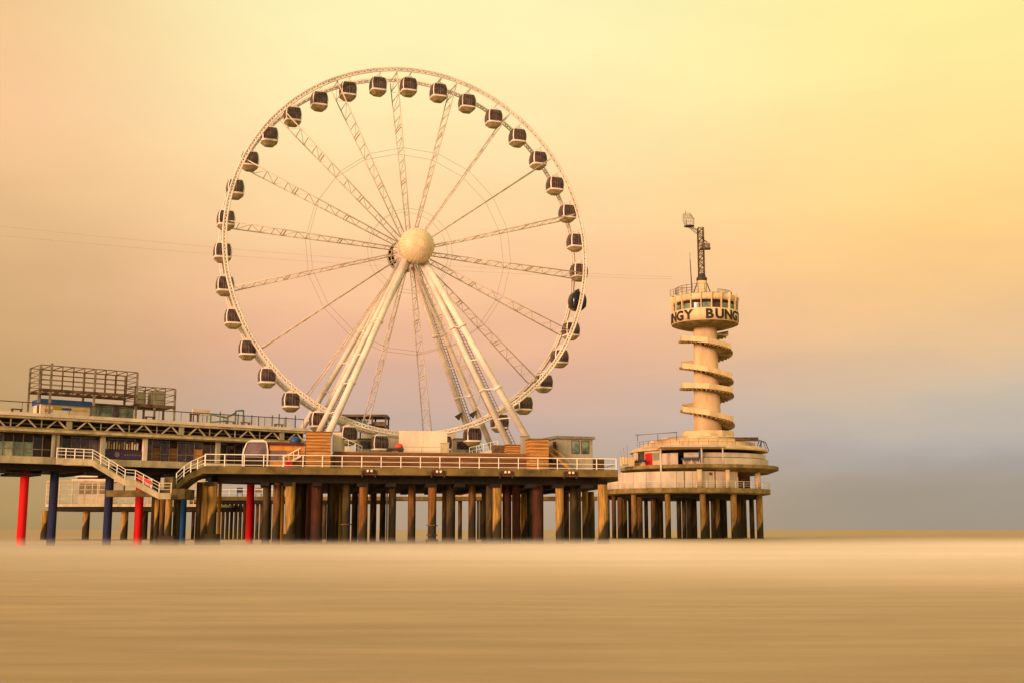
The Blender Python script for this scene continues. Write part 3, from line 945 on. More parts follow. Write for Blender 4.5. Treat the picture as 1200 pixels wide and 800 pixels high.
def grey_cabin():
    z0 = DZ + .004
    a, b = isl(654, 3.2), isl(697, 3.2)
    wd = (b - a).length; d = 4.6
    h = at(654, 513.5, a.y).z - z0
    t = thing('control_cabin', 'grey flat-roofed cabin with two dark windows at the right end of the wheel deck', 'cabin', a)
    M = frame(a.x, a.y, z0, IANG + .16)
    part(MB(M).box(0, wd, 0, d, 0, h), 'wall', 'grey_panel', t)
    me = MB().box(0, .035, -.02, 0, .02, h - .02).mesh('wall_seam', Vector((0, 0, 0)), 'pale_beam')
    for i in range(1, 4):
        inst('wall_seam', me, t, M @ Vector((wd * i / 4, -.002, 0)), rot=(0, 0, IANG + .16))
    part(MB(M).box(-.35, wd + .22, -.28, d + .2, h + .004, h + .32), 'roof', 'grey_roof', t)
    for x in (1.68, 2.88):
        w_ = part(MB(M).box(x, x + .98, -.05, -.002, h - 1.66, h - .16), 'window', 'steel_dark', t)
        part(MB(M).box(x + .07, x + .91, -.07, -.052, h - 1.59, h - .23), 'pane', 'glass_teal', w_)
    w_ = part(MB(M).box(-.05, -.002, .5, 1.4, h - 1.7, h - .25), 'window', 'steel_dark', t)
    part(MB(M).box(-.07, -.052, .57, 1.33, h - 1.63, h - .32), 'pane', 'glass_dark', w_)
    # timber stair to its side door
    a2 = isl(645, 2.4)
    s = thing('timber_stair', 'orange timber steps rising to the side of the grey cabin', 'stair', a2)
    M2 = frame(a2.x, a2.y, z0, IANG)
    for y in (.0, 1.1):
        part(MB(M2).bar((0, y, 1.95), (2.3, y, .15), .10, .32), 'stringer', 'timber', s)
        part(MB(M2).bar((0, y, 2.75), (2.3, y, .95), .08, .12), 'handrail', 'timber', s)
    for i in range(7):
        f = (i + .5) / 7
        part(MB(M2).box(2.3 * f - .16, 2.3 * f + .16, .06, 1.04, 1.93 - 1.8 * f, 1.98 - 1.8 * f), 'tread', 'timber', s)
    part(MB(M2).box(-.06, 2.3, 1.3, 1.36, .05, .9), 'side_board', 'timber', s)
grey_cabin()

def hoardings():
    z0 = PLAT_Z + .004
    def board(px0, px1, bk, ytop, label, yb=None):
        a, b = isl(px0, bk, z0), isl(px1, bk, z0)
        h = at(px0, ytop, (a.y + b.y) / 2).z - z0
        t = thing('white_hoarding', label, 'screen', a)
        M = frame(a.x, a.y, z0, IANG); wd = (b - a).length
        n = max(1, round(wd / 2.4))
        me = MB().box(.012, wd / n - .012, 0, .08, 0, h).mesh('panel', Vector((0, 0, 0)), 'white_paint')
        for i in range(n): inst('panel', me, t, M @ Vector((wd / n * i, 0, 0)), rot=(0, 0, IANG))
        part(MB(M).box(0, wd, .10, .2, .1, h - .2), 'back_frame', 'steel_grey', t)
        return t
    board(467, 524, 10.5, 504.5, 'plain white hoarding in the middle of the deck, in front of the wheel bottom')
    board(424, 534, 26.5, 504, 'long white screen behind the bottom of the wheel')
    for px0, px1, bk, yt, lab in ((420, 441, 22, 514, 'grey booth under the left bottom of the wheel, behind the gondolas'),
                                  (533, 553, 24.5, 514, 'grey booth right of the white hoarding, behind the bottom gondolas')):
        a, b = isl(px0, bk, z0), isl(px1, bk, z0); h = at(px0, yt, a.y).z - z0
        t = thing('operator_booth', lab, 'booth', a)
        M = frame(a.x, a.y, z0, IANG); wd = (b - a).length
        part(MB(M).box(0, wd, 0, 2.2, 0, h), 'wall', 'grey_panel', t)
        part(MB(M).box(-.15, wd + .15, -.15, 2.35, h + .004, h + .12), 'roof', 'grey_roof', t)
        part(MB(M).box(wd * .1, wd * .9, -.05, -.003, h * .58, h * .9), 'window', 'glass_dark', t)
        part(MB(M).box(wd * .3, wd * .62, -.04, -.003, .05, h * .55), 'door', 'white_paint', t)
    # cream bin and boarding barrier
    a = isl(521, 5.0, z0)
    mb = MB(frame(a.x, a.y, z0, IANG)); mb.box(-.45, .45, -.35, .35, 0, 1.15); mb.box(-.5, .5, -.4, .4, 1.154, 1.24)
    solid(mb, 'cabinet', 'pale_beam', 'cream steel cabinet at the right end of the white hoarding', 'cabinet')
    a, b = isl(470, 8.5, z0), isl(518, 8.5, z0)
    t = thing('barrier', 'thin low steel barrier in front of the white hoarding', 'railing', a)
    railing(t, [a, b], .95, 2.3, 'grey_panel', r=.02, mids=(.5,), pr=.03)
    # boarding ramps either side
    for px0, px1, lab in ((400, 424, 'pale boarding ramp under the left bottom gondolas'), (550, 583, 'pale boarding ramp under the right bottom gondolas')):
        a, b = isl(px0, 9, z0), isl(px1, 9, z0)
        M = frame(a.x, a.y, z0, IANG); wd = (b - a).length
        l = px0 < 500
        za, zb = (1.15, .1) if l else (.1, .95)
        t = thing('boarding_ramp', lab, 'ramp', a)
        vs = [(0, 0, 0), (wd, 0, 0), (wd, 2, 0), (0, 2, 0), (0, 0, za), (wd, 0, zb), (wd, 2, zb), (0, 2, za)]
        part(MB(M).add(vs, [(3, 2, 1, 0), (4, 5, 6, 7), (0, 1, 5, 4), (1, 2, 6, 5), (2, 3, 7, 6), (3, 0, 4, 7)]), 'slope', 'white_paint', t)
        railing(t, [M @ Vector((0, -.05, za)), M @ Vector((wd, -.05, zb))], .9, .8, 'white_rail', r=.02, mids=(.5,), pr=.025)
    # utility cart with red load
    a = isl(463, 6.0, z0)
    t = thing('utility_cart', 'small dark cart carrying a red bundle left of the white hoarding', 'cart', a)
    M = frame(a.x, a.y, z0, IANG)
    part(MB(M).box(-.95, .95, -.4, .4, .35, .62), 'bed', 'steel_dark', t)
    for x in (-.65, .65):
        for y in (-.44, .34):
            part(MB(M).tube((x, y, .28), (x, y + .1, .28), .27, 14), 'wheel', 'letter_black', t)
    part(MB(M).lathe((.45, 0), [(.01, .63), (.42, .63), (.46, .85), (.3, 1.1), (.01, 1.18)], 12), 'bundle', 'bright_red', t)
    part(MB(M).bar((-.95, 0, .6), (-1.15, 0, 1.15), .06), 'handle', 'steel_dark', t)
    # electrical cabinets near left legs, generator near right legs
    for px, bk, wd, h, m, nm, lab in ((395, 4.5, 1.0, 2.2, 'white_paint', 'switch_cabinet', 'white switch cabinet right of the left timber plank box'),
                                      (401, 5.2, .5, 1.5, 'pale_beam', 'control_post', 'pale control post beside the white switch cabinet'),
                                      (586, 6.5, 1.7, 1.1, 'steel_rust', 'machinery_box', 'dark brown machinery box under the right wheel legs'),
                                      (616, 4.0, .9, 2.0, 'grey_panel', 'switch_cabinet', 'narrow grey cabinet left of the right tall plank box')):
        a = isl(px, bk, z0); M = frame(a.x, a.y, z0, IANG)
        t = thing(nm, lab, 'cabinet', a)
        part(MB(M).box(-wd / 2, wd / 2, 0, .8, 0, h), 'body', m, t)
        part(MB(M).box(-wd / 2 - .04, wd / 2 + .04, -.04, .84, h + .003, h + .08), 'lid', 'grey_roof', t)
        part(MB(M).box(-wd * .4, wd * .4, -.03, -.002, .1, h - .1), 'door', m, t)
hoardings()

# ------------------------------------------------------------------ the long two-storey pier on the left
m = mat('pale_glass', (.50, .44, .27), .25, noise=.1, scale=.5)
m.node_tree.nodes['Principled BSDF'].inputs['Alpha'].default_value = .16
mat('pale_pane', (.42, .45, .33), .2, noise=.2, scale=.8)
PZL, PZU = 8.8, 13.15
PP0 = Vector((-50.6, 118, 0)); PD = Vector((.793, .609, 0)).normalized(); PN = Vector((PD.y, -PD.x, 0))
PANG = math.atan2(PD.y, PD.x)
PEND = 34.0; PW = 9.0
def pr(t, back=0, z=0):
    p = PP0 + PD * t - PN * back
    p.z = z
    return p
def pt(px, back=0, z=10):
    P0 = PP0 - PN * back; k = (px - 600) / FPX; c, s = math.cos(TILT), math.sin(TILT)
    return (k * (P0.y * c + (z - CAM_H) * s) - P0.x) / (PD.x - k * PD.y * c)
PM = frame(PP0.x, PP0.y, 0, PANG)           # local x along the pier, y = inwards, z up
T0 = -26.0

def long_pier():
    t = thing('long_pier', 'two-storey pale pier building with a truss storey, running in from the left on coloured piles', 'pier', (PP0.x, PP0.y, 0))
    part(MB(PM).box(T0, PEND, 0, PW, 12.62, PZU), 'roof_deck', 'pale_beam', t)
    part(MB(PM).box(T0, PEND, -.12, -.003, 12.86, 13.2), 'roof_edge', 'white_paint', t)
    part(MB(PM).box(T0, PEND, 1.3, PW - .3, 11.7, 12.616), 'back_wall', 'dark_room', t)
    part(MB(PM).box(T0, PEND, -.35, PW, 11.18, 11.72), 'middle_slab', 'ochre_concrete', t)
    part(MB(PM).box(T0, PEND, -.47, -.353, 11.30, 11.55), 'slab_edge', 'pale_beam', t)
    # truss
    L = 3.0; n = int((PEND - T0) / L)
    for i in range(n):
        a = T0 + L * i
        for x0, x1 in ((a + .55, a + 1.5), (a + 1.62, a + 2.5)):
            up = x1 < a + 1.6
            p, q = ((x0, .25, 11.74), (x1, .25, 12.60)) if up else ((x0, .25, 12.60), (x1, .25, 11.74))
            part(MB(PM).bar(p, q, .12, .14), 'truss_brace', 'pale_beam', t)
        part(MB(PM).box(a + .02, a + .12, .4, .52, 11.724, 12.616), 'truss_post', 'pale_beam' if i % 2 else 'grey_panel', t)
        if i % 4 == 3:
            part(MB(PM).box(a - .5, a + .0, .15, .6, 11.724, 12.616), 'truss_column', 'grey_panel', t)
    part(MB(PM).box(T0, PEND, .8, .9, 12.1, 12.2), 'truss_rail', 'steel_grey', t)
    # glazed storey: frames, panes, boards
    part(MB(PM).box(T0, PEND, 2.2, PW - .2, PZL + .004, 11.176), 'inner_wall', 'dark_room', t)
    zb, zt = PZL + .06, 11.1
    x = T0
    spans = [(45, 'g'), (62, 'c'), (92, 'd'), (112, 'd'), (120, 'c2'), (168, 'p'), (174, 'c2'), (181, 'd'), (188, 'o'), (203, 'd'), (209, 'o'), (230, 'd'), (237, 'o'), (246, 'd'), (262, 'd'), (290, 'd'), (330, 'd')]
    def kind_at(xx):
        for px, k in spans:
            if xx < pt(px, 0, 10): return k
        return 'd'
    step = .95
    rnd = random.Random(3)
    while x < PEND - .5:
        k = kind_at(x + step / 2)
        off = .9
        if k == 'g':
            m = rnd.choice(['glass_teal', 'glass_teal', 'pale_pane', 'glass_dark', 'glass_teal'])
        elif k == 'o': m = 'orange_paint' if rnd.random() < .55 else 'timber_dark'
        elif k == 'p': m = 'glass_dark'
        else: m = rnd.choice(['glass_dark', 'glass_black', 'dark_room', 'glass_mauve', 'glass_dark'])
        zz = zb + (1.45 if k in 'go' else 2.0)
        w_ = part(MB(PM).box(x + .05, x + step - .05, off, off + .06, zb, zz), 'window', m, t)
        part(MB(PM).box(x + .05, x + step - .05, off - .02, off + .05, zz + .06, zt), 'fanlight', 'glass_dark' if rnd.random() < .6 else 'dark_room', t)
        part(MB(PM).box(x - .035, x + .045, off - .06, off + .09, zb - .04, zt), 'mullion', 'steel_grey', t)
        x += step
    part(MB(PM).box(T0, PEND, .86, .96, zb + .72, zb + .80), 'transom', 'steel_grey', t)
    for px in (67, 64.2, 121, 170.5, 256, 330):
        tt = pt(px, -.0, 10)
        part(MB(PM).box(tt - .22, tt + .22, .0, .45, PZL + .004, 11.176), 'column', 'grey_panel' if px not in (170.5,) else 'white_paint', t)
    a, b = pt(121, 0, 9), pt(167, 0, 9)
    bn = part(MB(PM).box(a, b, .30, .36, PZL + .12, PZL + 1.0), 'banner', 'purple_cloth', t, label='dark purple banner with a pale round emblem')
    c = pt(138, 0, 9)
    part(MB(PM).tube((c, .24, PZL + .56), (c, .30, PZL + .56), .28, 14), 'emblem', 'glass_mauve', bn)
    for q in range(9):
        part(MB(PM).box(c + .8 + q * .26, c + .96 + q * .26, .28, .299, PZL + .50, PZL + .62), 'text_mark', 'glass_mauve', bn)
    for q in range(14):
        xx = a + .1 + (b - a - .3) * q / 14
        part(MB(PM).box(xx, xx + .16, .6, .66, PZL + 1.15, PZL + 1.75 + .2 * (q % 3) * .5), 'display_item', rnd.choice(['pale_beam', 'glass_mauve', 'white_paint', 'timber']), t)
    # lower deck
    part(MB(PM).box(T0, PEND, -.55, PW, 8.10, PZL), 'lower_deck', 'pale_beam', t)
    part(MB(PM).box(T0, PEND, .3, PW - .4, 7.45, 8.096), 'girder', 'girder_shade', t)
    x = T0 + 1
    while x < PEND:
        part(MB(PM).box(x, x + .5, -.2, PW - .2, 7.2, 7.45 - .004), 'cross_beam', 'girder_shade', t)
        x += 4.2
    # coloured piles: column in photo, offset back, material
    for px, back, m, lab in ((27, 1.5, 'pile_red', 'bright red pile'), (62, 1.5, 'pile_navy', 'navy blue pile'), (127, 1.5, 'pile_navy', 'navy blue pile'),
                             (163, 1.8, 'pile_red', 'bright red pile'), (214, 1.8, 'pile_blue', 'mid blue pile'), (293, 1.8, 'pile_red', 'bright red pile'),
                             (331, 4.0, 'pile_amber', 'amber yellow pile'), (257, 6.5, 'pile_amber', 'amber yellow pile'), (208, 7, 'pile_dark', None), (-30, 1.5, 'pile_blue', 'mid blue pile'), (182, 6, 'pile_brown', None)):
        p = pr(pt(px, back, 4), back)
        pile(t, p.x, p.y, 7.6, .43 if m not in ('pile_amber',) else .2, m, lab)
    part(MB(PM).box(pt(18, 1.5, 8) - .6, pt(38, 1.5, 8) + .6, .4, 4.5, 6.95, 7.196), 'pile_cap', 'girder_shade', t)
    # roof railing
    railing(t, [pr(T0, .3, PZU), pr(pt(160, .3, 14), .3, PZU), pr(PEND - .5, .3, PZU)], 1.1, 2.4, 'steel_dark', r=.035, mids=(), pr=.022)
    me = MB().box(0, 2.2, 0, .02, .12, 1.02).mesh('glass_panel', Vector((0, 0, 0)), 'pale_glass')
    for i in range(7):
        p = pr(pt(232, .3, 14) + 2.4 * i, .34, PZU)
        if p.x < pr(PEND - 2.6).x: inst('glass_panel', me, t, p, rot=(0, 0, PANG))
    return t
LP = long_pier()

def yellow_column():
    p = at(397.5, 620, 158)
    t = thing('yellow_pile', 'acid yellow pile seen between dark piles under the wheel deck', 'pile', (p.x, p.y, 0))
    pile(t, p.x, p.y, 7.0, .42, 'pile_yellow', name='shaft')
    part(MB().box(p.x - .5, p.x + .5, p.y - .5, p.y + .5, 6.9, 7.15), 'cap', 'pile_dark', t)
yellow_column()

def roof_frames():
    bk = 2.2
    def frame_thing(name, label, px0, px1, ybot0, ytop0, depth, nbay, levels, legs_px, beam):
        t0, t1 = pt(px0, bk, 16), pt(px1, bk, 16)
        y0 = pr(t0, bk).y
        zb, zt = at(px0, ybot0, y0).z, at(px0, ytop0, y0).z
        t = thing(name, label, 'steel frame', pr(t0, bk, PZU))
        def bb(p, q, w, m='steel_rust', nm='rail'): part(MB(PM).bar(p, q, w), nm, m, t)
        for y in (bk, bk + depth):
            bb((t0, y, zb), (t1, y, zb), beam, nm='beam')
            bb((t0, y, zt), (t1, y, zt), .08, nm='top_rail')
            for i in range(nbay + 1):
                x = t0 + (t1 - t0) * i / nbay
                z0 = PZU + .004 if any(abs(x - pt(l, bk, 15)) < (t1 - t0) / nbay * .5 for l in legs_px) else zb
                bb((x, y, z0), (x, y, zt + (.25 if i == 1 and nbay > 6 else 0)), .20 if z0 < zb else .09, 'steel_grey' if z0 < zb else 'steel_rust', 'post')
        for i in range(nbay + 1):
            x = t0 + (t1 - t0) * i / nbay
            bb((x, bk, zt), (x, bk + depth, zt), .07, nm='cross_rail')
            bb((x, bk, zb), (x, bk + depth, zb), .14, nm='cross_beam')
        for k in range(1, levels + 1):
            z = zb + (zt - zb) * k / (levels + 1)
            for y in (bk, bk + depth):
                bb((t0, y, z), (t1, y, z), .055, nm='rail')
            bb((t0, bk, z), (t0, bk + depth, z), .055, nm='cross_rail')
            bb((t1, bk, z), (t1, bk + depth, z), .055, nm='cross_rail')
        return t, t0, t1, zb, zt
    frame_thing('scaffold_tower', 'tall open steel frame with thin rails on the pier roof above the blue kiosk', 46, 160, 456, 427, 3.6, 9, 4, (46, 59, 112, 160), .30)
    t, t0, t1, zb, zt = frame_thing('steel_cage', 'smaller dark steel cage right of the tall frame, holding grey boxes', 158, 205, 474, 452, 3.2, 4, 2, (186, 205), .32)
    for f0, f1, z1 in ((.18, .36, .78), (.5, .84, .86)):
        part(MB(PM).box(t0 + (t1 - t0) * f0, t0 + (t1 - t0) * f1, bk + 1.0, bk + 2.2, zb + .18, zb + (zt - zb) * z1), 'equipment_box', 'grey_panel', t)
    # kiosk and glass pavilion below
    a, b = pt(48, 3, 14), pt(106, 3, 14)
    z0 = PZU + .004; y0 = 3.2
    h = at(48, 466.5, pr(a, 3).y).z - z0
    k = thing('roof_kiosk', 'white kiosk with a blue roof band and coloured patches on the pier roof', 'kiosk', pr(a, y0, z0))
    part(MB(PM).box(a, b, y0, y0 + 2.6, 0 + z0, z0 + h - .55), 'wall', 'white_paint', k)
    part(MB(PM).box(a - .1, b + .1, y0 - .25, y0 + 2.8, z0 + h - .546, z0 + h), 'roof_band', 'blue_paint', k)
    wd = b - a
    for f0, f1, z1, z2, m in ((.24, .42, .62, .88, 'yellow_paint'), (.42, .62, .62, .80, 'blue_paint'), (.62, .95, .60, .74, 'amber_paint'), (.50, .96, .06, .20, 'bright_red'),
                              (.08, .22, .40, .66, 'orange_paint'), (.02, .2, .12, .3, 'pale_beam')):
        hh = h - .55
        part(MB(PM).box(a + wd * f0, a + wd * f1, y0 - .05, y0 - .003, z0 + hh * z1, z0 + hh * z2), 'painted_panel', m, k)
    a, b = pt(107, 3, 14), pt(158, 3, 14)
    g = thing('glass_pavilion', 'low glass pavilion with teal panes under the tall steel frame', 'pavilion', pr(a, y0, z0))
    h = at(107, 471.5, pr(a, 3).y).z - z0
    n = 6; wd = (b - a) / n
    part(MB(PM).box(a + .1, b - .1, y0 + .2, y0 + 2.4, z0, z0 + h - .15), 'core', 'glass_teal', g)
    for i in range(n):
        part(MB(PM).box(a + wd * i + .06, a + wd * (i + 1) - .06, y0 + .02, y0 + .08, z0 + .05, z0 + h - .2), 'pane', 'glass_teal' if i not in (3,) else 'glass_dark', g)
        part(MB(PM).box(a + wd * i - .05, a + wd * i + .05, y0 - .02, y0 + .12, z0, z0 + h - .15), 'post', 'steel_grey', g)
    part(MB(PM).box(a - .1, b + .1, y0 - .2, y0 + 2.6, z0 + h - .146, z0 + h), 'roof', 'steel_rust', g)
    # teal posts and frames along the roof edge
    px_l = [258, 279, 295, 303, 319, 327, 335, 346]
    tops = [482, 484, 486, 488, 486, 484.5, 488, 486]
    for i, (px, yt) in enumerate(zip(px_l, tops)):
        x = pt(px, .8, 14); p = pr(x, .8, z0); zt = at(px, yt, p.y).z
        o = thing('lamp_post', 'thin teal post on the pier roof edge, %s from the left of the row' % ORD[i], 'post', p, 'teal posts on the pier roof')
        part(MB().tube(p, (p.x, p.y, zt), .075, 6), 'pole', 'teal_paint', o)
        part(MB().box(p.x - .16, p.x + .16, p.y - .16, p.y + .16, p.z, p.z + .12), 'base', 'steel_dark', o)
    x0, x1, x2, x3 = [pt(px, 1.2, 14) for px in (247, 267, 276, 285)]
    p0 = pr(x0, 1.2, z0); f = thing('play_frame', 'teal metal climbing frame on the pier roof left of the teal posts', 'climbing frame', p0)
    ztall = at(285, 480.5, pr(x3, 1.2).y).z; zlow = at(250, 485, p0.y).z
    for x, z in ((x0, zlow), (x1, zlow), (x2, ztall - .1), (x3, ztall)):
        part(MB(PM).tube((x, 1.2, z0), (x, 1.2, z), .10, 6), 'upright', 'teal_paint', f)
    for (xa, za, xb, zb_) in ((x0, zlow, x1, zlow - .3), (x1, zlow - .2, x2, ztall - .3), (x2, ztall - .1, x3, ztall), (x0, zlow - .9, x1, zlow - .6)):
        part(MB(PM).tube((xa, 1.2, za), (xb, 1.2, zb_), .10, 6), 'crossbar', 'teal_paint', f)
    for px, ww, hh, m, lab in ((236, .9, 1.6, 'white_paint', 'white sign box raised on the pier roof left of the teal climbing frame'),):
        x = pt(px, 1.4, 14); p = pr(x, 1.4, z0)
        o = thing('roof_sign', lab, 'sign', p)
        part(MB(PM).box(x - 1.0, x + 1.0, 1.4, 1.65, z0 + .95, z0 + hh), 'panel', m, o)
        for d in (-.8, .8): part(MB(PM).box(x + d - .05, x + d + .05, 1.66, 1.76, z0, z0 + .99), 'leg', 'steel_dark', o)
    # dark clutter: benches on the roof
    for i, (px, lab) in enumerate(((20, 'dark bench on the pier roof at the far left'), (228, 'brown stool stack on the pier roof beside the white sign box'), (176, 'dark low seat on the pier roof below the small steel cage'),
                                   (270, 'dark round seat on the pier roof below the teal climbing frame'), (288, 'dark flat seat on the pier roof right of the teal climbing frame'), (327, 'dark low seat on the pier roof near the wheel'))):
        x = pt(px, .9, 14); p = pr(x, .9, z0); o = thing('bench', lab, 'bench', p, 'seats on the pier roof')
        hgt = .45 if px != 228 else 1.05
        part(MB(PM).box(x - .55, x + .55, .7, 1.15, z0 + hgt - .1, z0 + hgt), 'seat', 'steel_rust', o)
        for d in (-.42, .42): part(MB(PM).box(x + d - .06, x + d + .06, .75, 1.1, z0, z0 + hgt - .104), 'leg', 'steel_dark', o)
roof_frames()

def stair():
    Y = 0
    a = at(66, 536, 119.6); b = at(108, 538, 120.3); c = at(146, 561, 121.2); d = at(158, 562, 121.6); e = at(186, 577, 122.2); f = at(200, 577, 122.8)
    pts = [a, b, c, d, e, f]
    t = thing('pier_stair', 'pale staircase with white railings descending from the long pier to the water landing', 'stair', (b.x, b.y, f.z))
    dep = Vector((-.2, 1.7, 0))
    for i, (p, q) in enumerate(zip(pts[:-1], pts[1:])):
        vs = [p, q, q + Vector((0, .22, 0)), p + Vector((0, .22, 0))]
        vs += [v - ZZ * .62 for v in vs]
        F = [(0, 1, 2, 3), (7, 6, 5, 4), (0, 4, 5, 1), (1, 5, 6, 2), (2, 6, 7, 3), (3, 7, 4, 0)]
        part(MB().add(vs, F), 'stringer', 'pale_beam', t)
        part(MB().add([v + dep for v in vs], F), 'stringer', 'pale_beam', t)
        if i % 2 == 0 or i == 4:
            vs = [p + Vector((0, .23, -.25)), q + Vector((0, .23, -.25)), q + dep + Vector((0, 0, -.25)), p + dep + Vector((0, 0, -.25))]
            vs += [v - ZZ * .15 for v in vs]
            part(MB().add(vs, F), 'landing', 'ochre_concrete', t)
        else:
            n = 11
            for k in range(n):
                m = p.lerp(q, (k + .5) / n); hw = (q - p).length / n / 2
                part(MB().box(m.x - hw * .9, m.x + hw * .9, m.y + .23, m.y + 1.7, m.z - .32, m.z - .26), 'tread', 'steel_rust', t)
        railing(t, [p + Vector((0, .1, 0)), q + Vector((0, .1, 0))], 1.0, .9, 'white_rail', r=.028, mids=(.35, .7), pr=.035)
    # red sign on the lower flight
    m = d.lerp(e, .45)
    part(MB().add([m + Vector((-.9, .05, .85)), m + Vector((.5, .05, .1)), m + Vector((.5, .05, .5)), m + Vector((-.9, .05, 1.2)),
                   m + Vector((-.9, .09, .85)), m + Vector((.5, .09, .1)), m + Vector((.5, .09, .5)), m + Vector((-.9, .09, 1.2))],
                  [(0, 1, 2, 3), (7, 6, 5, 4), (0, 4, 5, 1), (1, 5, 6, 2), (2, 6, 7, 3), (3, 7, 4, 0)]), 'red_panel', 'red_paint', t)
    # landing stage
    l0 = at(124, 575, 124.2); l1 = at(207, 578, 124.2)
    g = thing('landing_stage', 'brown concrete landing stage on piles between the stairs and the wheel deck ramp', 'landing', (l1.x, l1.y, 0))
    part(MB().box(l0.x, l1.x - 1.6, l0.y, l0.y + 1.5, l0.z - .55, l0.z + .1), 'beam', 'mossy_concrete', g)
    part(MB().box(l1.x - 1.59, l1.x + 1.0, l0.y - .6, l0.y + 3.2, l1.z - .55, l1.z + .5), 'platform', 'mossy_concrete', g)
    part(MB().box(l1.x - 1.2, l1.x - .3, l0.y - .5, l0.y + .3, l1.z + .504, l1.z + 1.7), 'corner_block', 'mossy_concrete', g)
    k = at(141, 565, 125.2)
    part(MB().box(k.x - .35, k.x + .35, k.y, k.y + .6, l0.z + .104, k.z + .75), 'box', 'grey_panel', g)
    for px, yy, r, m in ((190.5, 124.6, .30, 'pile_brown'), (197.5, 123.9, .36, 'pile_pale'), (207, 126.2, .38, 'pile_dark'), (184, 127, .28, 'pile_pale')):
        x = xat(px, yy, 3)
        pile(g, x, yy, l1.z - .5, r, m)
    x = xat(198, 123.9, 0)
    part(MB().box(x - 1.0, x + .6, 123.2, 125.4, -.8, 1.0), 'pile_block', 'pile_dark', g)
    rl = at(186, 575, 122.9)
    railing(g, [at(199, 577, 123.8) + ZZ * .5, at(190, 577, 123.8) + ZZ * .5], 1.0, .8, 'white_rail', r=.025, mids=(.35, .7), pr=.03)
stair()

def far_left_island():
    Y = 190
    zd = at(100, 590, Y).z
    xl, xr = xat(40, Y), xat(240, Y)
    t = thing('far_island', 'distant pale pier island with a glazed windscreen, seen under the long pier', 'pier', ((xl + xr) / 2, Y, 0))
    poly = [(xl, Y + 5), (xl + 1.2, Y + 2), (xl + 4, Y), (xr, Y), (xr + 4, Y + 14), (xl + 4, Y + 14), (xl + .6, Y + 9)]
    part(MB().prism(poly, zd - .42, zd), 'deck', 'pale_beam', t)
    part(MB().prism([(x * .995 + .2, y + .5) for x, y in poly], zd - 1.05, zd - .424), 'girder', 'girder_shade', t)
    h = at(100, 563, Y).z - zd
    edge = [Vector((xl, Y + 5, zd)), Vector((xl + 1.2, Y + 2, zd)), Vector((xl + 4, Y, zd)), Vector((xl + 8, Y, zd)), Vector((xl + 12, Y, zd)), Vector((xl + 16, Y, zd)), Vector((xl + 20, Y, zd)), Vector((xr, Y, zd))]
    for p, q in zip(edge[:-1], edge[1:]):
        w_ = part(MB().bar(p + Vector((0, .15, h)), q + Vector((0, .15, h)), .22), 'windscreen', 'pale_beam', t)
        n = max(1, round((q - p).length / 1.9))
        for i in range(n):
            a, b = p.lerp(q, i / n), p.lerp(q, (i + 1) / n)
            part(MB().bar(a + Vector((0, .15, .05)), a + Vector((0, .15, h - .11)), .14), 'post', 'pale_beam', w_)
            part(MB().bar((a + b) / 2 + Vector((0, .17, h * .30)), (a + b) / 2 + Vector((0, .17, h * .30 + .01)), .01), 'bolt', 'pale_beam', w_) if False else None
            m = a.lerp(b, .5); g = (b - a).length / 2 - .09
            d = (b - a).normalized()
            part(MB().bar(m - d * g + Vector((0, .15, h * .5)), m + d * g + Vector((0, .15, h * .5)), .03, h * .86), 'pane', 'pale_glass', w_)
        for kk in (.22, .42, .62, .82):
            part(MB().bar(p + Vector((0, .1, h * kk)), q + Vector((0, .1, h * kk)), .09), 'rail', 'pale_beam', w_)
    # pavilion on it
    a = Vector((xat(92, Y + 5), Y + 5, zd)); b = xat(124, Y + 5)
    g = thing('far_pavilion', 'low white pavilion with stepped roofs on the distant pier island', 'pavilion', a)
    hh = at(92, 563, Y + 5).z - zd
    part(MB().box(a.x, b, a.y, a.y + 6, zd + .004, zd + hh), 'wall', 'white_paint', g)
    for i in range(4):
        x0 = a.x + (b - a.x) * (i + .1) / 4
        part(MB().box(x0, x0 + (b - a.x) * .2, a.y - .08, a.y - .003, zd + hh * .45, zd + hh * .9), 'window', 'glass_dark', g)
    for i in range(4):
        z = zd + hh + .004 + i * .62
        part(MB().box(a.x - .8 + i * .15, b + .6, a.y - 1.1 + i * .9, a.y + 6.2, z, z + .26), 'roof', 'white_paint', g)
        part(MB().box(a.x - .2, b + .3, a.y - .2 + i * .9, a.y + 6.1, z + .264, z + .616), 'clerestory', 'glass_dark', g)
    for px in (52.5, 101, 146, 190):
        x = xat(px, Y + 2.5, 3)
        pile(t, x, Y + 2.5, zd - 1.0, .55, 'pile_pale' if px != 190 else 'pile_dark')
    for i in range(4):
        x = xat(170 + 22 * i, Y + 10, 3)
        pile(t, x, Y + 10, zd - 1.0, .45, 'pile_brown')


far_left_island()

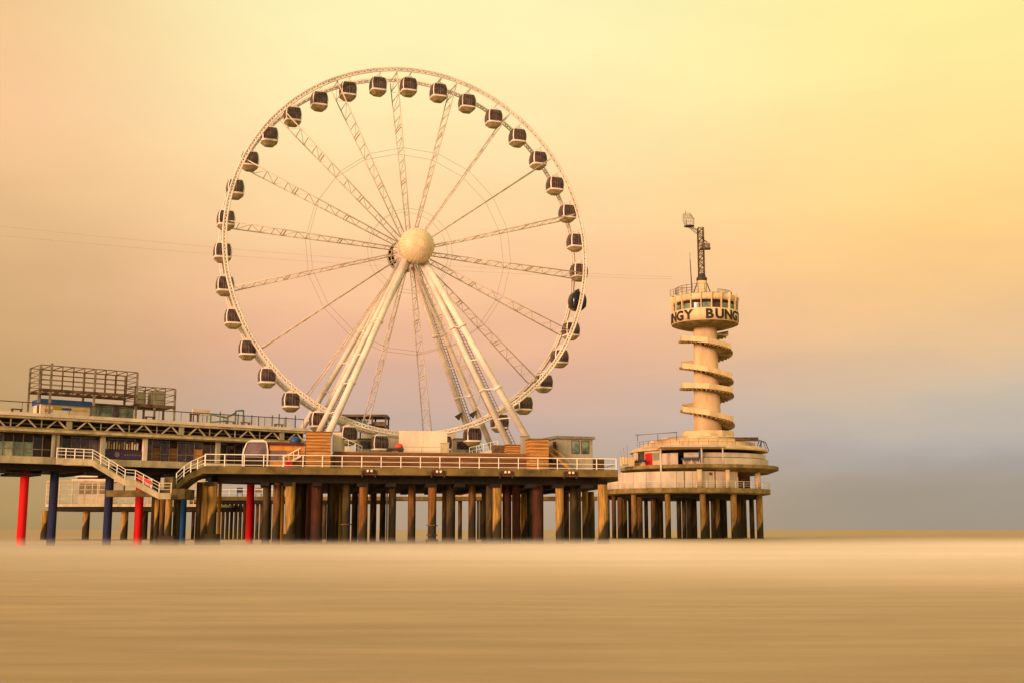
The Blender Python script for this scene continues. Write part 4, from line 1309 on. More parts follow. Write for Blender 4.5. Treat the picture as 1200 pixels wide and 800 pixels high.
def low_gangway():
    Y = 197
    zd = 1.6 + 38 * Y / FPX
    t = thing('low_gangway', 'distant low gangway with thin railings crossing behind the wheel deck piles', 'walkway', (0, Y, 0))
    x0, x1 = xat(222, Y), xat(700, Y)
    xm = xat(455, Y)
    part(MB().box(x0, x1, Y, Y + 5, zd - .62, zd), 'deck', 'mossy_concrete', t)
    part(MB().box(x0, xm, Y + .4, Y + 4.6, zd - 1.15, zd - .624), 'girder', 'girder_shade', t)
    railing(t, [Vector((x0, Y + .1, zd)), Vector((xm, Y + .1, zd)), Vector((x1, Y + .1, zd))], 1.15, 3.2, 'white_rail', r=.035, mids=(.5,), pr=.05)
    for px, m, r in ((447, 'pile_brown', .34), (539, 'pile_brown', .34), (612, 'pile_pale', .38), (497, 'pile_brown', .0), (431, 'pile_brown', 0), (560, 'pile_dark', .18), (563, 'pile_dark', .18), (640, 'pile_brown', 0), (664, 'pile_brown', .3), (340, 'pile_dark', .35), (380, 'pile_dark', .35)):
        if r: pile(t, xat(px, Y + 2, 2), Y + 2, zd - .58, r, m)
    rnd = random.Random(5)
    for i in range(19):                                     # close row of piles further in
        px = 226 + 5.0 * i
        yy = Y + 3 + rnd.uniform(-1, 3)
        pile(t, xat(px, yy, 2), yy, zd - 1.1, .27, rnd.choice(['pile_brown', 'pile_brown', 'pile_pale', 'pile_dark']) if px < 285 else 'pile_brown')
    g = thing('gangway_house', 'low cream building on the distant gangway, seen between the dark piles', 'building', (xat(575, Y + 2), Y + 2, zd))
    a, b = xat(528, Y + 2), xat(621, Y + 2); h = 18 * Y / FPX
    part(MB().box(a, b, Y + 1.6, Y + 4.8, zd + .004, zd + h), 'wall', 'tower_plaster', g)
    part(MB().box(a - .3, b + .3, Y + 1.3, Y + 5, zd + h + .004, zd + h + .3), 'roof', 'white_paint', g)
    for px in (539, 561, 585, 606):
        x = xat(px, Y + 2); part(MB().box(x - .5, x + .5, Y + 1.5, Y + 1.597, zd + .3, zd + 2.0), 'door', 'pale_beam', g)
    g = thing('awning_tent', 'dark domed awning on the distant gangway behind the fifth front pile', 'awning', (xat(442, Y + 2.5), Y + 2.5, zd))
    cx = xat(442, Y + 2.5); z1 = zd + 1.0
    part(MB().lathe((cx, Y + 2.5), [(2.3, z1 - .25), (2.2, z1), (1.7, z1 + .7), (.9, z1 + 1.2), (.01, z1 + 1.4)], 20), 'canopy', 'dark_room', g)
    for k in range(6):
        an = k * math.pi / 3
        part(MB().bar((cx + 2.15 * math.cos(an), Y + 2.5 + 2.15 * math.sin(an), zd + .004), (cx + 2.15 * math.cos(an), Y + 2.5 + 2.15 * math.sin(an), z1 - .05), .09), 'post', 'steel_dark', g)
    # pictures of stalls seen under the deck at the left
    for px, wd, m, lab in ((281, 1.0, 'navy_paint', 'blue stall board on the gangway under the left of the wheel deck'), (294, .8, 'red_paint', 'red stall board on the gangway beside the blue board'), (303, 1.1, 'steel_grey', 'grey stall board on the gangway right of the red board')):
        x = xat(px, Y + 1.2)
        o = thing('stall_board', lab, 'sign', (x, Y + 1.2, zd))
        part(MB().box(x - wd / 2, x + wd / 2, Y + 1.2, Y + 1.3, zd + .5, zd + 1.5), 'board', m, o)
        for d in (-1, 1): part(MB().box(x + d * wd * .4 - .05, x + d * wd * .4 + .05, Y + 1.31, Y + 1.38, zd + .004, zd + 1.4), 'leg', 'steel_dark', o)
    # frame with teal awning behind the wheel bottom
    Yb = 178; zb = PLAT_Z - 1
    x0, x1 = xat(400, Yb, 18), xat(452, Yb, 18); z0, z1 = at(452, 504, Yb).z, at(452, 488, Yb).z
    o = thing('viewing_platform', 'dark steel viewing frame with a teal awning behind the left bottom of the wheel', 'steel frame', ((x0 + x1) / 2, Yb, 0))
    for x in (x0, x0 + (x1 - x0) * .36, x0 + (x1 - x0) * .7, x1):
        for y in (Yb, Yb + 4): part(MB().box(x - .12, x + .12, y - .12, y + .12, -1.2, z1), 'post', 'steel_dark', o)
    part(MB().box(x0 - .2, x1 + .2, Yb - .3, Yb + 4.3, z1 + .003, z1 + .35), 'roof', 'steel_rust', o)
    part(MB().box(x0 - .2, x1 + .1, Yb - .2, Yb + 4.2, z0 + .7, z0 + .95), 'floor', 'steel_rust', o)
    part(MB().box(x0 + (x1 - x0) * .7, x1, Yb - .16, Yb - .126, z0 + .955, z0 + 1.3), 'parapet', 'steel_rust', o)
    xa, xb = x0, x0 + (x1 - x0) * .62
    vs = [(xa, Yb - .2, z1 - .25), (xb, Yb - .2, z1 - .55), (xb, Yb - 2.2, z1 - 1.15), (xa, Yb - 2.2, z1 - .6)]
    vs += [(x, y, z - .12) for x, y, z in vs]
    part(MB().add(vs, [(0, 1, 2, 3), (7, 6, 5, 4), (0, 4, 5, 1), (1, 5, 6, 2), (2, 6, 7, 3), (3, 7, 4, 0)]), 'awning', 'teal_paint', o)
low_gangway()

# ------------------------------------------------------------------ tower island
TY = 226.0
LC = (32.2, TY); UC = (35.2, TY); LR, UR = 16.0, 14.7
LZ, UZ = 8.86, 13.05
def ang_on(px, c, r):
    """angle on the circle (c, r) whose camera-facing point appears at photo column px"""
    best = min(range(-900, 901), key=lambda i: abs(xat(px, c[1] - r * math.cos(R(i / 10)), 10) - (c[0] + r * math.sin(R(i / 10)))))
    return best / 10
def on(c, r, a, z):
    return Vector((c[0] + r * math.sin(R(a)), c[1] - r * math.cos(R(a)), z))

def tower_island():
    t = thing('tower_pier', 'round cream two-storey pier building on ochre piles at the foot of the spiral tower', 'pier', (LC[0], LC[1], 0))
    part(MB().lathe(LC, [(.01, LZ - 1.05), (LR - 1.2, LZ - 1.05), (LR, LZ - .85), (LR, LZ), (.01, LZ)], 72, smooth=False), 'lower_deck', 'ochre_concrete', t)
    part(MB().lathe(LC, [(.01, LZ - 1.7), (LR - 2.2, LZ - 1.7), (LR - 1.8, LZ - 1.06), (.01, LZ - 1.054)], 72, smooth=False), 'girder', 'girder_shade', t)
    part(MB().lathe(UC, [(.01, UZ - 1.25), (UR - 1.8, UZ - 1.25), (UR - .2, UZ - .7), (UR, UZ - .6), (UR, UZ), (.01, UZ)], 72, smooth=False), 'upper_deck', 'ochre_concrete', t)
    # piles
    for px, r, m in ((686, .50, 'pile_pale'), (742.5, .50, 'pile_pale'), (782, .50, 'pile_pale'), (823, .52, 'pile_pale'), (859, .56, 'pile_pale'), (889, .60, 'pile_pale'), (719, .40, 'pile_brown')):
        a = ang_on(px, LC, LR - 1.6); p = on(LC, LR - 1.6, a, 0)
        pile(t, p.x, p.y, LZ - 1.03, r, m)
    for px, yy, r, m in ((694, 228, .5, 'pile_brown'), (727, 218, .5, 'pile_brown'), (732, 220, .5, 'pile_pale'), (738.5, 222, .34, 'pile_dark'), (750, 216, .52, 'pile_brown'),
                         (757.5, 224, .36, 'pile_dark'), (766, 217, .48, 'pile_brown'), (770, 226, .44, 'pile_dark'), (796, 218, .42, 'pile_dark'), (802, 222, .40, 'pile_brown'),
                         (808, 219, .5, 'pile_dark'), (814, 224, .5, 'pile_dark'), (829, 220, .46, 'pile_brown'), (836, 217, .42, 'pile_dark'), (841, 222, .48, 'pile_pale'),
                         (846.5, 226, .45, 'pile_dark'), (866, 221, .48, 'pile_brown'), (870, 226, .38, 'pile_dark'), (881.5, 222, .44, 'pile_dark'), (712, 230, .4, 'pile_dark'),
                         (775, 236, .4, 'pile_dark'), (850, 236, .4, 'pile_dark'), (873, 236, .4, 'pile_dark')):
        pile(t, xat(px, yy, 2), yy, LZ - 1.5, r, m)
    # lower storey wall of white panels, open gallery on the right
    WRr = 14.2
    a_end = ang_on(862, LC, WRr)
    n = 11; a_beg = -92
    for i in range(n):
        a0 = a_beg + (a_end - a_beg) * i / n; a1 = a_beg + (a_end - a_beg) * (i + 1) / n
        part(MB().ringwall(LC, WRr - .25, WRr, LZ + .004, UZ - 1.26, a0 + .12, a1 - .12, 6), 'wall_panel', 'white_paint', t)
    part(MB().ringwall(LC, WRr - .6, WRr - .26, LZ + .004, UZ - 1.26, a_beg, a_end, 40), 'inner_wall', 'ochre_concrete', t)
    part(MB().ringwall(LC, 9.6, 9.9, LZ + .004, UZ - 1.26, a_end - 8, 120, 30), 'gallery_wall', 'tower_plaster', t)
    part(MB().ringwall(LC, 9.9, WRr, LZ + .004, UZ - 1.26, a_end + .2, a_end + 2.2, 2), 'end_wall', 'tower_plaster', t)
    for px, zz in ((876, 2.6), (870, 2.6)):
        p = on(LC, 11.6, ang_on(px, LC, 11.6), LZ)
        part(MB(frame(p.x, p.y, p.z, .5)).box(-.9, .9, -.08, .08, .01, zz), 'door', 'brown_door', t)
    for px, r in ((820, .48), (888, .55), (853, .4)):
        a = ang_on(px, LC, WRr + .55); p = on(LC, WRr + .55, a, LZ)
        part(MB().tube((p.x, p.y, LZ + .004), (p.x, p.y, UZ - 1.0), r, 16), 'column', 'tower_plaster', t)
    for px in (802, 838):
        a = ang_on(px, LC, WRr + .06); p = on(LC, WRr + .06, a, LZ)
        part(MB().tube((p.x, p.y, LZ + .01), (p.x, p.y, UZ - 1.0), .07, 8), 'drain_pipe', 'steel_rust', t)
    a = ang_on(775, UC, UR + .25); p = on(UC, UR + .25, a, LZ)
    part(MB().tube((p.x, p.y, LZ + .01), (p.x, p.y, zat(521, p.y)), .17, 10), 'mast_pole', 'white_steel', t)
    a = ang_on(833, LC, WRr + .03); p = on(LC, WRr + .03, a, UZ - 1.95)
    part(MB(frame(p.x, p.y, p.z, R(a))).box(-.25, .25, -.12, .02, 0, .5), 'vent', 'brown_door', t)
    # lower railing
    pts = [on(LC, LR - .15, -88 + 176 * i / 26, LZ) for i in range(27)]
    railing(t, pts, 1.15, 1.9, 'white_rail', r=.03, mids=(.33, .66), pr=.05)
    # upper storey
    wr = 12.4; zt = zat(529.5, TY - wr)
    part(MB().ringwall(UC, wr - .3, wr, UZ + .004, zt, ang_on(802, UC, wr), 110, 40), 'parapet_wall', 'white_paint', t)
    part(MB().ringwall(UC, wr + .02, wr + .10, UZ + 1.25, UZ + 1.38, ang_on(802, UC, wr), 110, 40), 'hand_rail', 'steel_grey', t)
    part(MB().ringwall(UC, wr - .02, wr + .45, UZ + .008, UZ + 1.22, ang_on(823, UC, wr), 112, 40), 'planter_band', 'white_paint', t)
    part(MB().ringwall(UC, wr - .3, wr, UZ + .004, zt, ang_on(776, UC, wr), ang_on(795, UC, wr), 6), 'parapet_wall', 'white_paint', t)
    part(MB().ringwall(UC, 9.8, 10.1, UZ + .004, zt + 1.4, -60, 110, 50), 'inner_wall', 'dark_room', t)
    part(MB().ringwall(UC, wr - .3, wr, UZ + .004, zt + .5, -88, ang_on(775, UC, wr), 20), 'front_wall', 'tower_plaster', t)
    ze = zat(525.5, TY - wr); zr = zat(520.0, TY - wr)
    part(MB().lathe(UC, [(9.5, ze), (wr + .5, ze), (wr + .55, ze + .25), (wr - .6, zr), (9.0, zr + .25), (8.5, zr + .25), (8.5, ze + .1)], 72, smooth=False), 'eave', 'tower_plaster', t)
    part(MB().lathe(UC, [(8.4, zr + .26), (wr - 1.9, zr + .1), (wr - 1.9, zr + .8), (wr - 3.4, zr + .95), (wr - 3.4, zr + 1.45), (7.0, zr + 1.55), (6.8, zr + 1.95), (3.0, zr + 2.05), (.01, zr + 2.05)], 72, smooth=False), 'roof', 'tower_plaster', t)
    railing(t, [on(UC, wr - .7, -85 + 170 * i / 20, zr + .12) for i in range(21)], .95, 2.0, 'steel_grey', r=.022, mids=(.5,), pr=.03)
    # shopfront on the left: doors and windows on the curved wall
    def wallbox(px, wpx, z0, z1, m, nm, dep=.10, r=wr):
        a = ang_on(px, UC, r); p = on(UC, r, a, 0); s = wpx * TY / FPX / max(.35, math.cos(R(a)))
        return part(MB(frame(p.x, p.y, 0, R(a))).box(-s / 2, s / 2, -dep, .05, z0, z1), nm, m, t)
    wallbox(761, 6.5, UZ + .05, UZ + 2.35, 'red_paint', 'door', .14)
    wallbox(741.5, 5, UZ + 1.0, UZ + 2.8, 'glass_teal', 'window', .08)
    wallbox(752, 5.5, UZ + 1.0, UZ + 3.1, 'glass_dark', 'window', .06)
    wallbox(769, 7, UZ + 1.0, UZ + 2.3, 'grey_panel', 'window', .08)
    wallbox(759, 3, UZ + 2.6, UZ + 3.2, 'glass_teal', 'window', .08)
    wallbox(767, 4, UZ + 2.7, UZ + 3.1, 'brown_door', 'sign_board', .12)
    wallbox(746, 3.4, UZ + .1, UZ + 3.3, 'white_paint', 'pilaster', .3)
    # blue counters
    for px, wpx, zz in ((745, 18, 1.05), (811, 22, 1.15)):
        a = ang_on(px, UC, wr + .9); p = on(UC, wr + .9, a, UZ); s = wpx * TY / FPX / math.cos(R(a)) / 2
        o = thing('blue_counter', 'long blue counter on the upper deck of the tower building, %s' % ('left of the red door' if px < 780 else 'under the flat canopy'), 'counter', p, 'blue counters of the tower building')
        M = frame(p.x, p.y, p.z, R(a))
        part(MB(M).box(-s, s, -.25, .25, zz - .32, zz), 'top', 'navy_paint', o)
        for d in (-.8, 0, .8): part(MB(M).box(s * d - .06, s * d + .06, -.2, .2, .005, zz - .324), 'leg', 'white_paint', o)
    a = ang_on(821.5, UC, wr + 1.0); p = on(UC, wr + 1.0, a, UZ)
    o = thing('blue_flag', 'dark blue beach flag standing at the right end of the blue counter', 'flag', p)
    part(MB(frame(p.x, p.y, p.z, 0)).box(-.32, .32, -.03, .03, .35, 2.45), 'cloth', 'blue_paint', o)
    part(MB(frame(p.x, p.y, p.z, 0)).tube((.36, 0, .005), (.36, 0, 2.6), .04, 8), 'pole', 'white_paint', o)
    part(MB(frame(p.x, p.y, p.z, 0)).box(.1, .62, -.2, .2, .002, .08), 'base', 'steel_dark', o)
    # canopy
    pa = Vector((xat(774, 211.2, 16), 211.2, 0)); xb = xat(851, 211.2, 16)
    zc = zat(523.3, 211.2)
    cn = thing('canopy', 'flat cream canopy over the counter on the upper deck of the tower building', 'canopy', (pa.x, 211.2, UZ))
    part(MB().box(pa.x, xb, 211.2, 217.5, zc, zc + .30), 'roof', 'tower_plaster', cn)
    part(MB().box(pa.x - .05, xb + .05, 211.1, 211.196, zc + .02, zc + .36), 'fascia', 'white_paint', cn)
    for px in (822, 847):
        x = xat(px, 211.6, 15)
        part(MB().tube((x, 211.6, UZ + .005), (x, 211.6, zc - .004), .13, 10), 'pole', 'white_steel', cn)
    # rooftop bits: awning wing, dishes, vents
    zro = zr + 1.3
    for px, wd, hh, m, nm, lab in ((846, 1.4, .5, 'steel_rust', 'low_wall', 'long brown seat wall on the right of the tower building roof'), (866, 3.6, .55, 'steel_rust', 'roof_planter', 'brown planter box on the far right of the tower building roof'),
                                   (735, 1.3, 1.6, 'tower_plaster', 'service_box', 'small cream service box at the left end of the tower building')):
        yy = 219 if px > 800 else 220
        x = xat(px, yy, 16); z0 = zro - .3 if px > 800 else UZ
        solid(MB().box(x - wd, x + wd, yy, yy + 1.0, z0, z0 + hh).box(x - wd - .06, x + wd + .06, yy - .06, yy + 1.06, z0 + hh + .003, z0 + hh + .10), nm, m, lab, 'box')
    x = xat(800, 218, 17); za = zat(506.5, 218)
    o = thing('sun_sail', 'thin grey sun sail on poles over the left of the tower building roof', 'awning', (x - 5, 218, zro - .3))
    vs = [(x - 8.5, 217, za - .5), (x - 1, 217, za + .1), (x - 1, 221, za + .3), (x - 8.5, 220, za - .2)]; vs += [(a_, b_, c_ - .09) for a_, b_, c_ in vs]
    part(MB().add(vs, [(0, 1, 2, 3), (7, 6, 5, 4), (0, 4, 5, 1), (1, 5, 6, 2), (2, 6, 7, 3), (3, 7, 4, 0)]), 'sail', 'grey_roof', o)
    for px_, py_ in ((x - 8.3, 217.2), (x - 4.6, 217.2), (x - 1.2, 217.2)):
        part(MB().tube((px_, py_, zro - .45), (px_, py_, za - .5 + (px_ - x + 8.5) / 7.5 * .6 - .05), .05, 6), 'pole', 'steel_rust', o)
    # thin whip aerials by the left end
    p = Vector((xat(733, 218, 15), 218, UZ))
    o = thing('aerial', 'bundle of thin aerials at the left end of the tower building', 'aerial', p)
    for d in (-.5, -.1, .35):
        part(MB().tube(p + Vector((d, 0, .01)), p + Vector((d * 1.5 - .2, 0, 3.4 + d)), .05, 6), 'rod', 'grey_panel', o)
    part(MB().box(p.x - .6, p.x + .5, p.y - .2, p.y + .2, p.z + .002, p.z + .3), 'base', 'grey_panel', o)
    # sloping pale rail at the right end of the roof
    o = thing('roof_gantry', 'curved dark rail frame at the right end of the tower building roof', 'frame', on(UC, wr - .6, 70, zr))
    for k in range(3):
        aa = 62 + 9 * k
        pts = [on(UC, wr - 1.0, aa, zr + .2), on(UC, wr - .6, aa, zr + 1.25), on(UC, wr + .1, aa, zr + 1.0), on(UC, wr + .62, aa, ze + .3)]
        part(MB().path(pts, .07, 6), 'hoop', 'steel_rust', o)
    part(MB().path([on(UC, wr - .6, 60 + 3 * k, zr + 1.27) for k in range(9)], .06, 6), 'rail', 'steel_rust', o)
tower_island()

# ------------------------------------------------------------------ the spiral tower
TX = xat(828.5, TY, 25)
TC = (TX, TY)
def tower():
    zb = zat(511, TY); zd = zat(383, TY)                     # base, underside of the drum
    t = thing('bungee_tower', 'cream concrete lookout tower with spiral stairs, a lettered drum and a crane mast', 'tower', (TX, TY, zb - 1))
    part(MB().lathe(TC, [(.01, zb - 1), (2.72, zb - 1), (2.55, zb + 4), (2.28, zd - 6), (2.2, zd + 1), (.01, zd + 1)], 48), 'shaft', 'tower_plaster', t)
    # base slab with brackets
    def poly(r, a0, n=8): return [(TC[0] + r * math.sin(R(a0 + 360 * i / n)), TC[1] - r * math.cos(R(a0 + 360 * i / n))) for i in range(n)]
    zs = zat(512, TY - 4)
    part(MB().prism(poly(5.0, 22.5), zs - .1, zs + .35), 'base_slab', 'tower_plaster', t)
    part(MB().lathe(TC, [(4.9, zs + .354), (5.05, zs + .354), (5.0, zs + 1.3), (4.85, zs + 1.3), (4.9, zs + .354)], 8, 22.5, 382.5, False), 'base_parapet', 'tower_plaster', t)
    for i in range(12):
        a = 30 * i + 10
        p, q = on(TC, 2.6, a, zs - .35), on(TC, 4.4, a, zs - .3)
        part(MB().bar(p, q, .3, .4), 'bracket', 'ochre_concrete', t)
    # spiral: key heights on left (-90) and right (+90) at each wrap, from the photo
    keyL = [392, 423, 447, 473.5, 505]; keyR = [407, 441.5, 456, 491.5]
    keys = []
    for i in range(5):
        keys.append((-90 + 360 * i, zat(keyL[i], TY)))
        if i < 4: keys.append((90 + 360 * i, zat(keyR[i], TY)))
    keys.insert(0, (-250, zat(384, TY)))
    keys.append((1350 + 135, zs + .6))
    def zk(a):
        for (a0, z0), (a1, z1) in zip(keys[:-1], keys[1:]):
            if a0 <= a <= a1: return z0 + (z1 - z0) * (a - a0) / (a1 - a0)
        return keys[-1][1]
    ri, ro = 1.9, 5.3
    a = -245
    while a < 1480:
        b = a + 60
        z0, z1 = zk(a) - .9, zk(b) - .9
        A = [on(TC, ri, a, z0), on(TC, ro, a, z0), on(TC, ro, b, z1), on(TC, ri, b, z1)]
        vs = A + [v - ZZ * .28 for v in A]
        F = [(3, 2, 1, 0), (4, 5, 6, 7), (0, 1, 5, 4), (1, 2, 6, 5), (2, 3, 7, 6), (3, 0, 4, 7)]
        fl = part(MB().add(vs, F), 'stair_flight', 'tower_plaster', t)
        # parapet, outward leaning a little
        B = [on(TC, ro - .10, a, z0 - .3), on(TC, ro + .04, a, z0 - .3), on(TC, ro + .04, b, z1 - .3), on(TC, ro - .10, b, z1 - .3)]
        hgt = 1.0
        vs = B + [on(TC, ro - .04, a, z0 + hgt - .3), on(TC, ro + .10, a, z0 + hgt - .3), on(TC, ro + .10, b, z1 + hgt - .3), on(TC, ro - .04, b, z1 + hgt - .3)]
        part(MB().add(vs, F), 'parapet', 'tower_plaster', fl)
        m = MB()
        for k in range(6):
            f = (k + .5) / 6; aa = a + 60 * f; zz = z0 + (z1 - z0) * f - .30
            m2 = MB().bar(on(TC, ri + .1, aa, zz - .1), on(TC, ro * .965, aa, zz - .16), .24, .40)
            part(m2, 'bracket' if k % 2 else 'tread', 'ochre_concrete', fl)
        a = b
    # drum
    rd = 6.35; c = TC
    yf = TY - rd
    zbb, zbt = zat(374.5, yf), zat(360, yf)
    zw, zr2 = zat(354.5, yf), zat(342.5, yf)
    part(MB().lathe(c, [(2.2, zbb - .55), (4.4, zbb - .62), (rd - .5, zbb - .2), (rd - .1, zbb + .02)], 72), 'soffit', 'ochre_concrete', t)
    bd = part(MB().lathe(c, [(rd - .1, zbb), (rd, zbb), (rd + .05, zbt), (rd - .2, zbt), (rd - .1, zbb)], 96), 'letter_band', 'tower_plaster', t)
    part(MB().lathe(c, [(.01, zbb + .1), (rd - .12, zbb + .1), (rd - .12, zbb + .2), (.01, zbb + .2)], 72), 'floor', 'ochre_concrete', t)
    nf = 20
    for i in range(nf):
        a0 = 360 * i / nf + 3
        part(MB().ringwall(c, rd - .45, rd - .35, zbt - .1, zw + .15, a0 + .9, a0 + 360 / nf - .9, 4), 'window', 'glass_teal' if i % 3 else 'glass_dark', t)
        p = on(c, rd - .3, a0, 0); M = frame(p.x, p.y, 0, R(a0))
        vs = [(-.09, .25, zbt), (-.09, -.28, zbt), (-.09, -.34, zw + .5), (-.09, -.52, zr2 - .35), (-.09, -.50, zr2 + .35), (-.09, .25, zr2 + .1)]
        n = len(vs); vs += [(.09, y, z) for _, y, z in vs]
        part(MB(M).add(vs, [tuple(reversed(range(n))), tuple(range(n, 2 * n))] + [(k, (k + 1) % n, n + (k + 1) % n, n + k) for k in range(n)]), 'fin', 'tower_plaster', t)
    part(MB().lathe(c, [(rd - 1.0, zw + .16), (rd - .36, zw + .16), (rd - .30, zw + .55), (rd - .75, zw + .9), (rd - 1.0, zw + .9)], 72), 'dark_recess', 'dark_room', t)
    part(MB().lathe(c, [(rd - .7, zw + .75), (rd - .28, zw + .72), (rd - .12, zw + 1.1), (rd - .18, zr2 - .05), (rd - .6, zr2 + .1), (.01, zr2 + .1)], 72), 'drum_roof', 'tower_plaster', t)
    # letters round the drum
    zm = (zbb + zbt) / 2; lh = (zbt - zbb) * .74
    def letter(ch, a):
        cu = bpy.data.curves.new('letter', 'FONT'); cu.body = ch; cu.align_x = 'CENTER'
        cu.size = lh / .70; cu.offset = .095; cu.extrude = .0; cu.resolution_u = 3
        tmp = bpy.data.objects.new('letter_source', cu); COL.objects.link(tmp)
        me = bpy.data.meshes.new_from_object(tmp.evaluated_get(bpy.context.evaluated_depsgraph_get()))
        COL.objects.unlink(tmp); bpy.data.objects.remove(tmp)
        V = [v.co.copy() for v in me.vertices]; P = [list(p.vertices) for p in me.polygons]
        bpy.data.meshes.remove(me)
        vs = []
        for r_ in (rd + .10, rd - .02):
            for v in V:
                aa = a + math.degrees(v.x * 1.06 / rd)
                vs.append(tuple(on(c, r_ + .0, aa, zm - lh / 2 + v.y)))
        k = len(V); from collections import Counter
        ed = Counter()
        for f in P:
            for i in range(len(f)): ed[(f[i], f[(i + 1) % len(f)])] += 1
        F = [tuple(f) for f in P] + [tuple(k + i for i in reversed(f)) for f in P]
        for (i, j) in ed:
            if (j, i) not in ed: F.append((j, i, k + i, k + j))
        part(MB().add(vs, F), 'letter', 'letter_black', bd, label='letter %s painted dark brown' % ch)
    for w0 in (-109.5, -1.5, 106.5):
        for i, ch in enumerate('BUNGY'):
            letter(ch, w0 + 18 * i)
    # top: service walkway with cage rails on the left, plinth, mast
    zt = zr2 + .1
    part(MB().lathe(c, [(.01, zt + .004), (5.6, zt + .004), (5.6, zt + .12), (.01, zt + .12)], 48, smooth=False), 'roof_slab', 'ochre_concrete', t)
    for (r_, a0, a1, h) in ((5.5, -120, -8, 1.7), (5.2, 20, 110, .7)):
        railing(t, [on(c, r_, a0 + (a1 - a0) * i / 9, zt + .12) for i in range(10)], h, 1.1, 'steel_grey', r=.035, mids=(.33, .66), pr=.045)
    part(MB().bar(on(c, 6.4, -92, zt + .3), on(c, 2.0, -60, zt + .3), .9, .16), 'gangplank', 'steel_grey', t)
    railing(t, [on(c, 6.5, -96, zt + .4), on(c, 5.0, -70, zt + .4), on(c, 3.2, -55, zt + .4)], 1.3, .9, 'steel_grey', r=.03, mids=(.33, .66), pr=.04)
    px_ = xat(821.5, TY, 48)
    mx, my = px_, TY - 1.0
    zp = zat(331, TY)
    part(MB().lathe((mx, my), [(1.0, zt + .125), (.95, zp), (.01, zp + .02)], 24), 'mast_plinth', 'tower_plaster', t)
    for sx, sy in ((-1.9, -.6), (1.7, -.8), (.2, 2)):
        part(MB().tube((mx + sx, my + sy, zt + .13), (mx + sx * .2, my + sy * .2, zp + 1.2), .10, 6), 'strut', 'steel_rust', t)
    # crane mast lattice
    x0 = mx; zm0, zm1 = zp + .03, zat(269, TY)
    part(MB().lathe((mx, my), [(.01, zm0), (.95, zm0), (1.05, zm0 + .5), (.75, zm0 + .9), (.7, zm0 + 1.4), (.01, zm0 + 1.42)], 14, smooth=False), 'slew_ring', 'steel_dark', t)
    hw = .52
    for sx in (-1, 1):
        for sy in (-1, 1):
            part(MB().bar((mx + sx * hw, my + sy * hw, zm0 + 1.43), (mx + sx * hw, my + sy * hw, zm1), .17), 'mast_leg', 'steel_rust', t)
    nb = 10; dz = (zm1 - zm0 - 1.43) / nb
    for i in range(nb):
        z0 = zm0 + 1.43 + dz * i
        for s in (-1, 1):
            f = 1 if i % 2 else -1
            part(MB().bar((mx - hw * f, my + s * hw, z0), (mx + hw * f, my + s * hw, z0 + dz), .12), 'mast_brace', 'steel_rust', t)
            part(MB().bar((mx + s * hw, my - hw * f, z0), (mx + s * hw, my + hw * f, z0 + dz), .12), 'mast_brace', 'steel_rust', t)
            part(MB().bar((mx - hw, my + s * hw, z0 + dz), (mx + hw, my + s * hw, z0 + dz), .12), 'mast_rung', 'steel_rust', t)
    part(MB().box(mx + .2, mx + 1.7, my - .5, my + .5, zat(292.5, TY), zat(287, TY)), 'crane_cab', 'steel_grey', t)
    part(MB().box(mx - .2, mx + 1.8, my - .6, my + .6, zat(292.5, TY) - .22, zat(292.5, TY) - .004), 'cab_floor', 'steel_dark', t)
    part(MB().bar((mx + .1, my, zat(281, TY)), (mx + 1.3, my, zat(286, TY)), .16), 'cab_arm', 'steel_dark', t)
    # short jib to the rescue basket
    jx0, jz0 = mx - .3, zat(272, TY); jx1, jz1 = xat(806, TY, 58), zat(266.5, TY)
    for dy in (-.35, .35):
        part(MB().bar((jx0, my + dy, jz0), (jx1, my + dy, jz1), .10), 'jib_chord', 'steel_rust', t)
        part(MB().bar((jx0, my + dy, jz0 - .9), (jx1, my + dy, jz1 - .15), .08), 'jib_chord', 'steel_rust', t)
    cx, cz = xat(807, TY, 58), zat(266.5, TY)
    fl = part(MB().lathe((cx, my), [(.01, cz - .12), (1.0, cz - .12), (1.0, cz), (.01, cz)], 12, smooth=False), 'basket_floor', 'steel_dark', t)
    for k in range(18):
        an = R(20 * k); pts = [(cx + .95 * math.cos(an), my + .95 * math.sin(an), cz + .003), (cx + 1.12 * math.cos(an) - .12, my + 1.12 * math.sin(an), cz + 1.3), (cx + .75 * math.cos(an) - .42, my + .75 * math.sin(an), cz + 2.4)]
        part(MB().path(pts, .035, 5), 'basket_bar', 'grey_panel', fl)
    for zz, rr, dx in ((.6, 1.03, -.05), (1.25, 1.12, -.11), (1.9, .93, -.27), (2.4, .76, -.42)):
        b = MB(); b.axis = ZZ
        b.path([(cx + dx + rr * math.cos(R(24 * k)), my + rr * math.sin(R(24 * k)), cz + zz) for k in range(15)], .035, 5, True)
        part(b, 'basket_ring', 'grey_panel', fl)
    part(MB().tube((cx - .5, my, cz + .01), (cx - .65, my, cz + 3.0), .05, 6), 'basket_mast', 'steel_rust', fl)
    # whip antenna left of the mast
    ax = xat(808.5, TY, 52)
    part(MB().tube((ax, my - 1, zt + .125), (ax - .25, my - 1, zat(307, TY)), .13, 8, .07), 'antenna', 'steel_dark', t)
    part(MB().tube((ax - .25, my - 1, zat(307, TY) + .004), (ax - .25, my - 1, zat(299, TY)), .035, 6), 'antenna_tip', 'steel_dark', t)
tower()

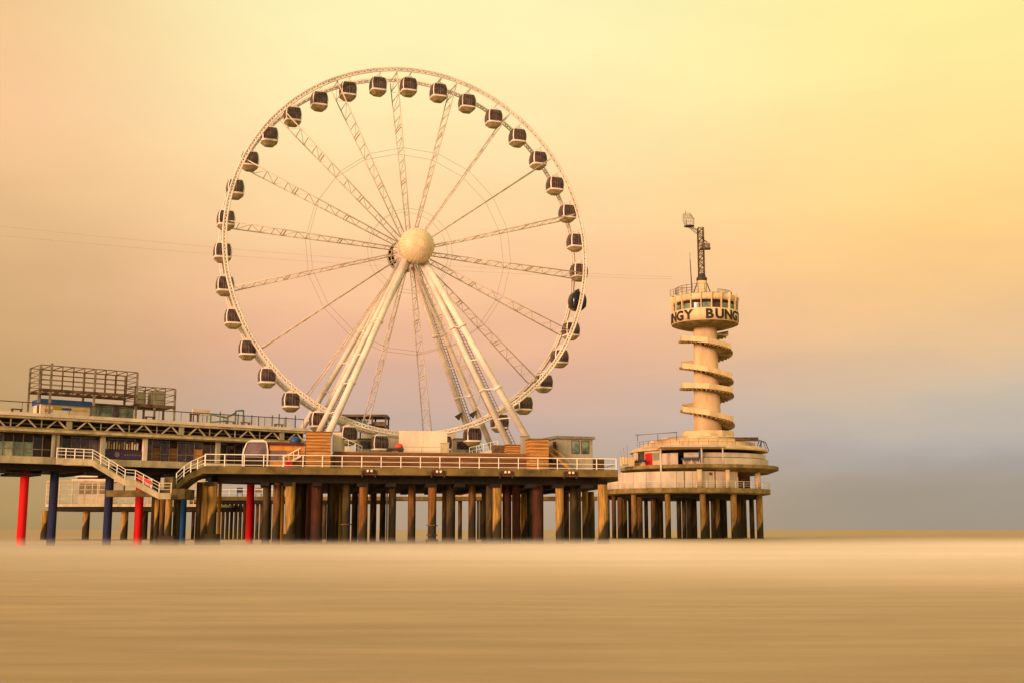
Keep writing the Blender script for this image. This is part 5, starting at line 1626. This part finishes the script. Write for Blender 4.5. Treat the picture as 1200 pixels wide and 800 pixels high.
def zip_lines():
    for i, (y0, y1, lab) in enumerate(((263, 327, 'upper thin cable running left from the tower top behind the wheel'), (274.5, 329, 'lower thin cable running left from the tower top behind the wheel'))):
        a = at(-260, y0 - 27 + 2 * i, 150); b = Vector((TX - 6.1, TY + .5 * i, zat(y1, TY) + 0.4))
        pts = []
        for k in range(41):
            f = k / 40; p = a.lerp(b, f); p.z -= 4 * 1.5 * f * (1 - f); pts.append(p)
        solid(MB().path(pts, .02, 5), 'zip_line', 'spoke_steel', lab, 'cable', 'cables stretched from the tower')
zip_lines()
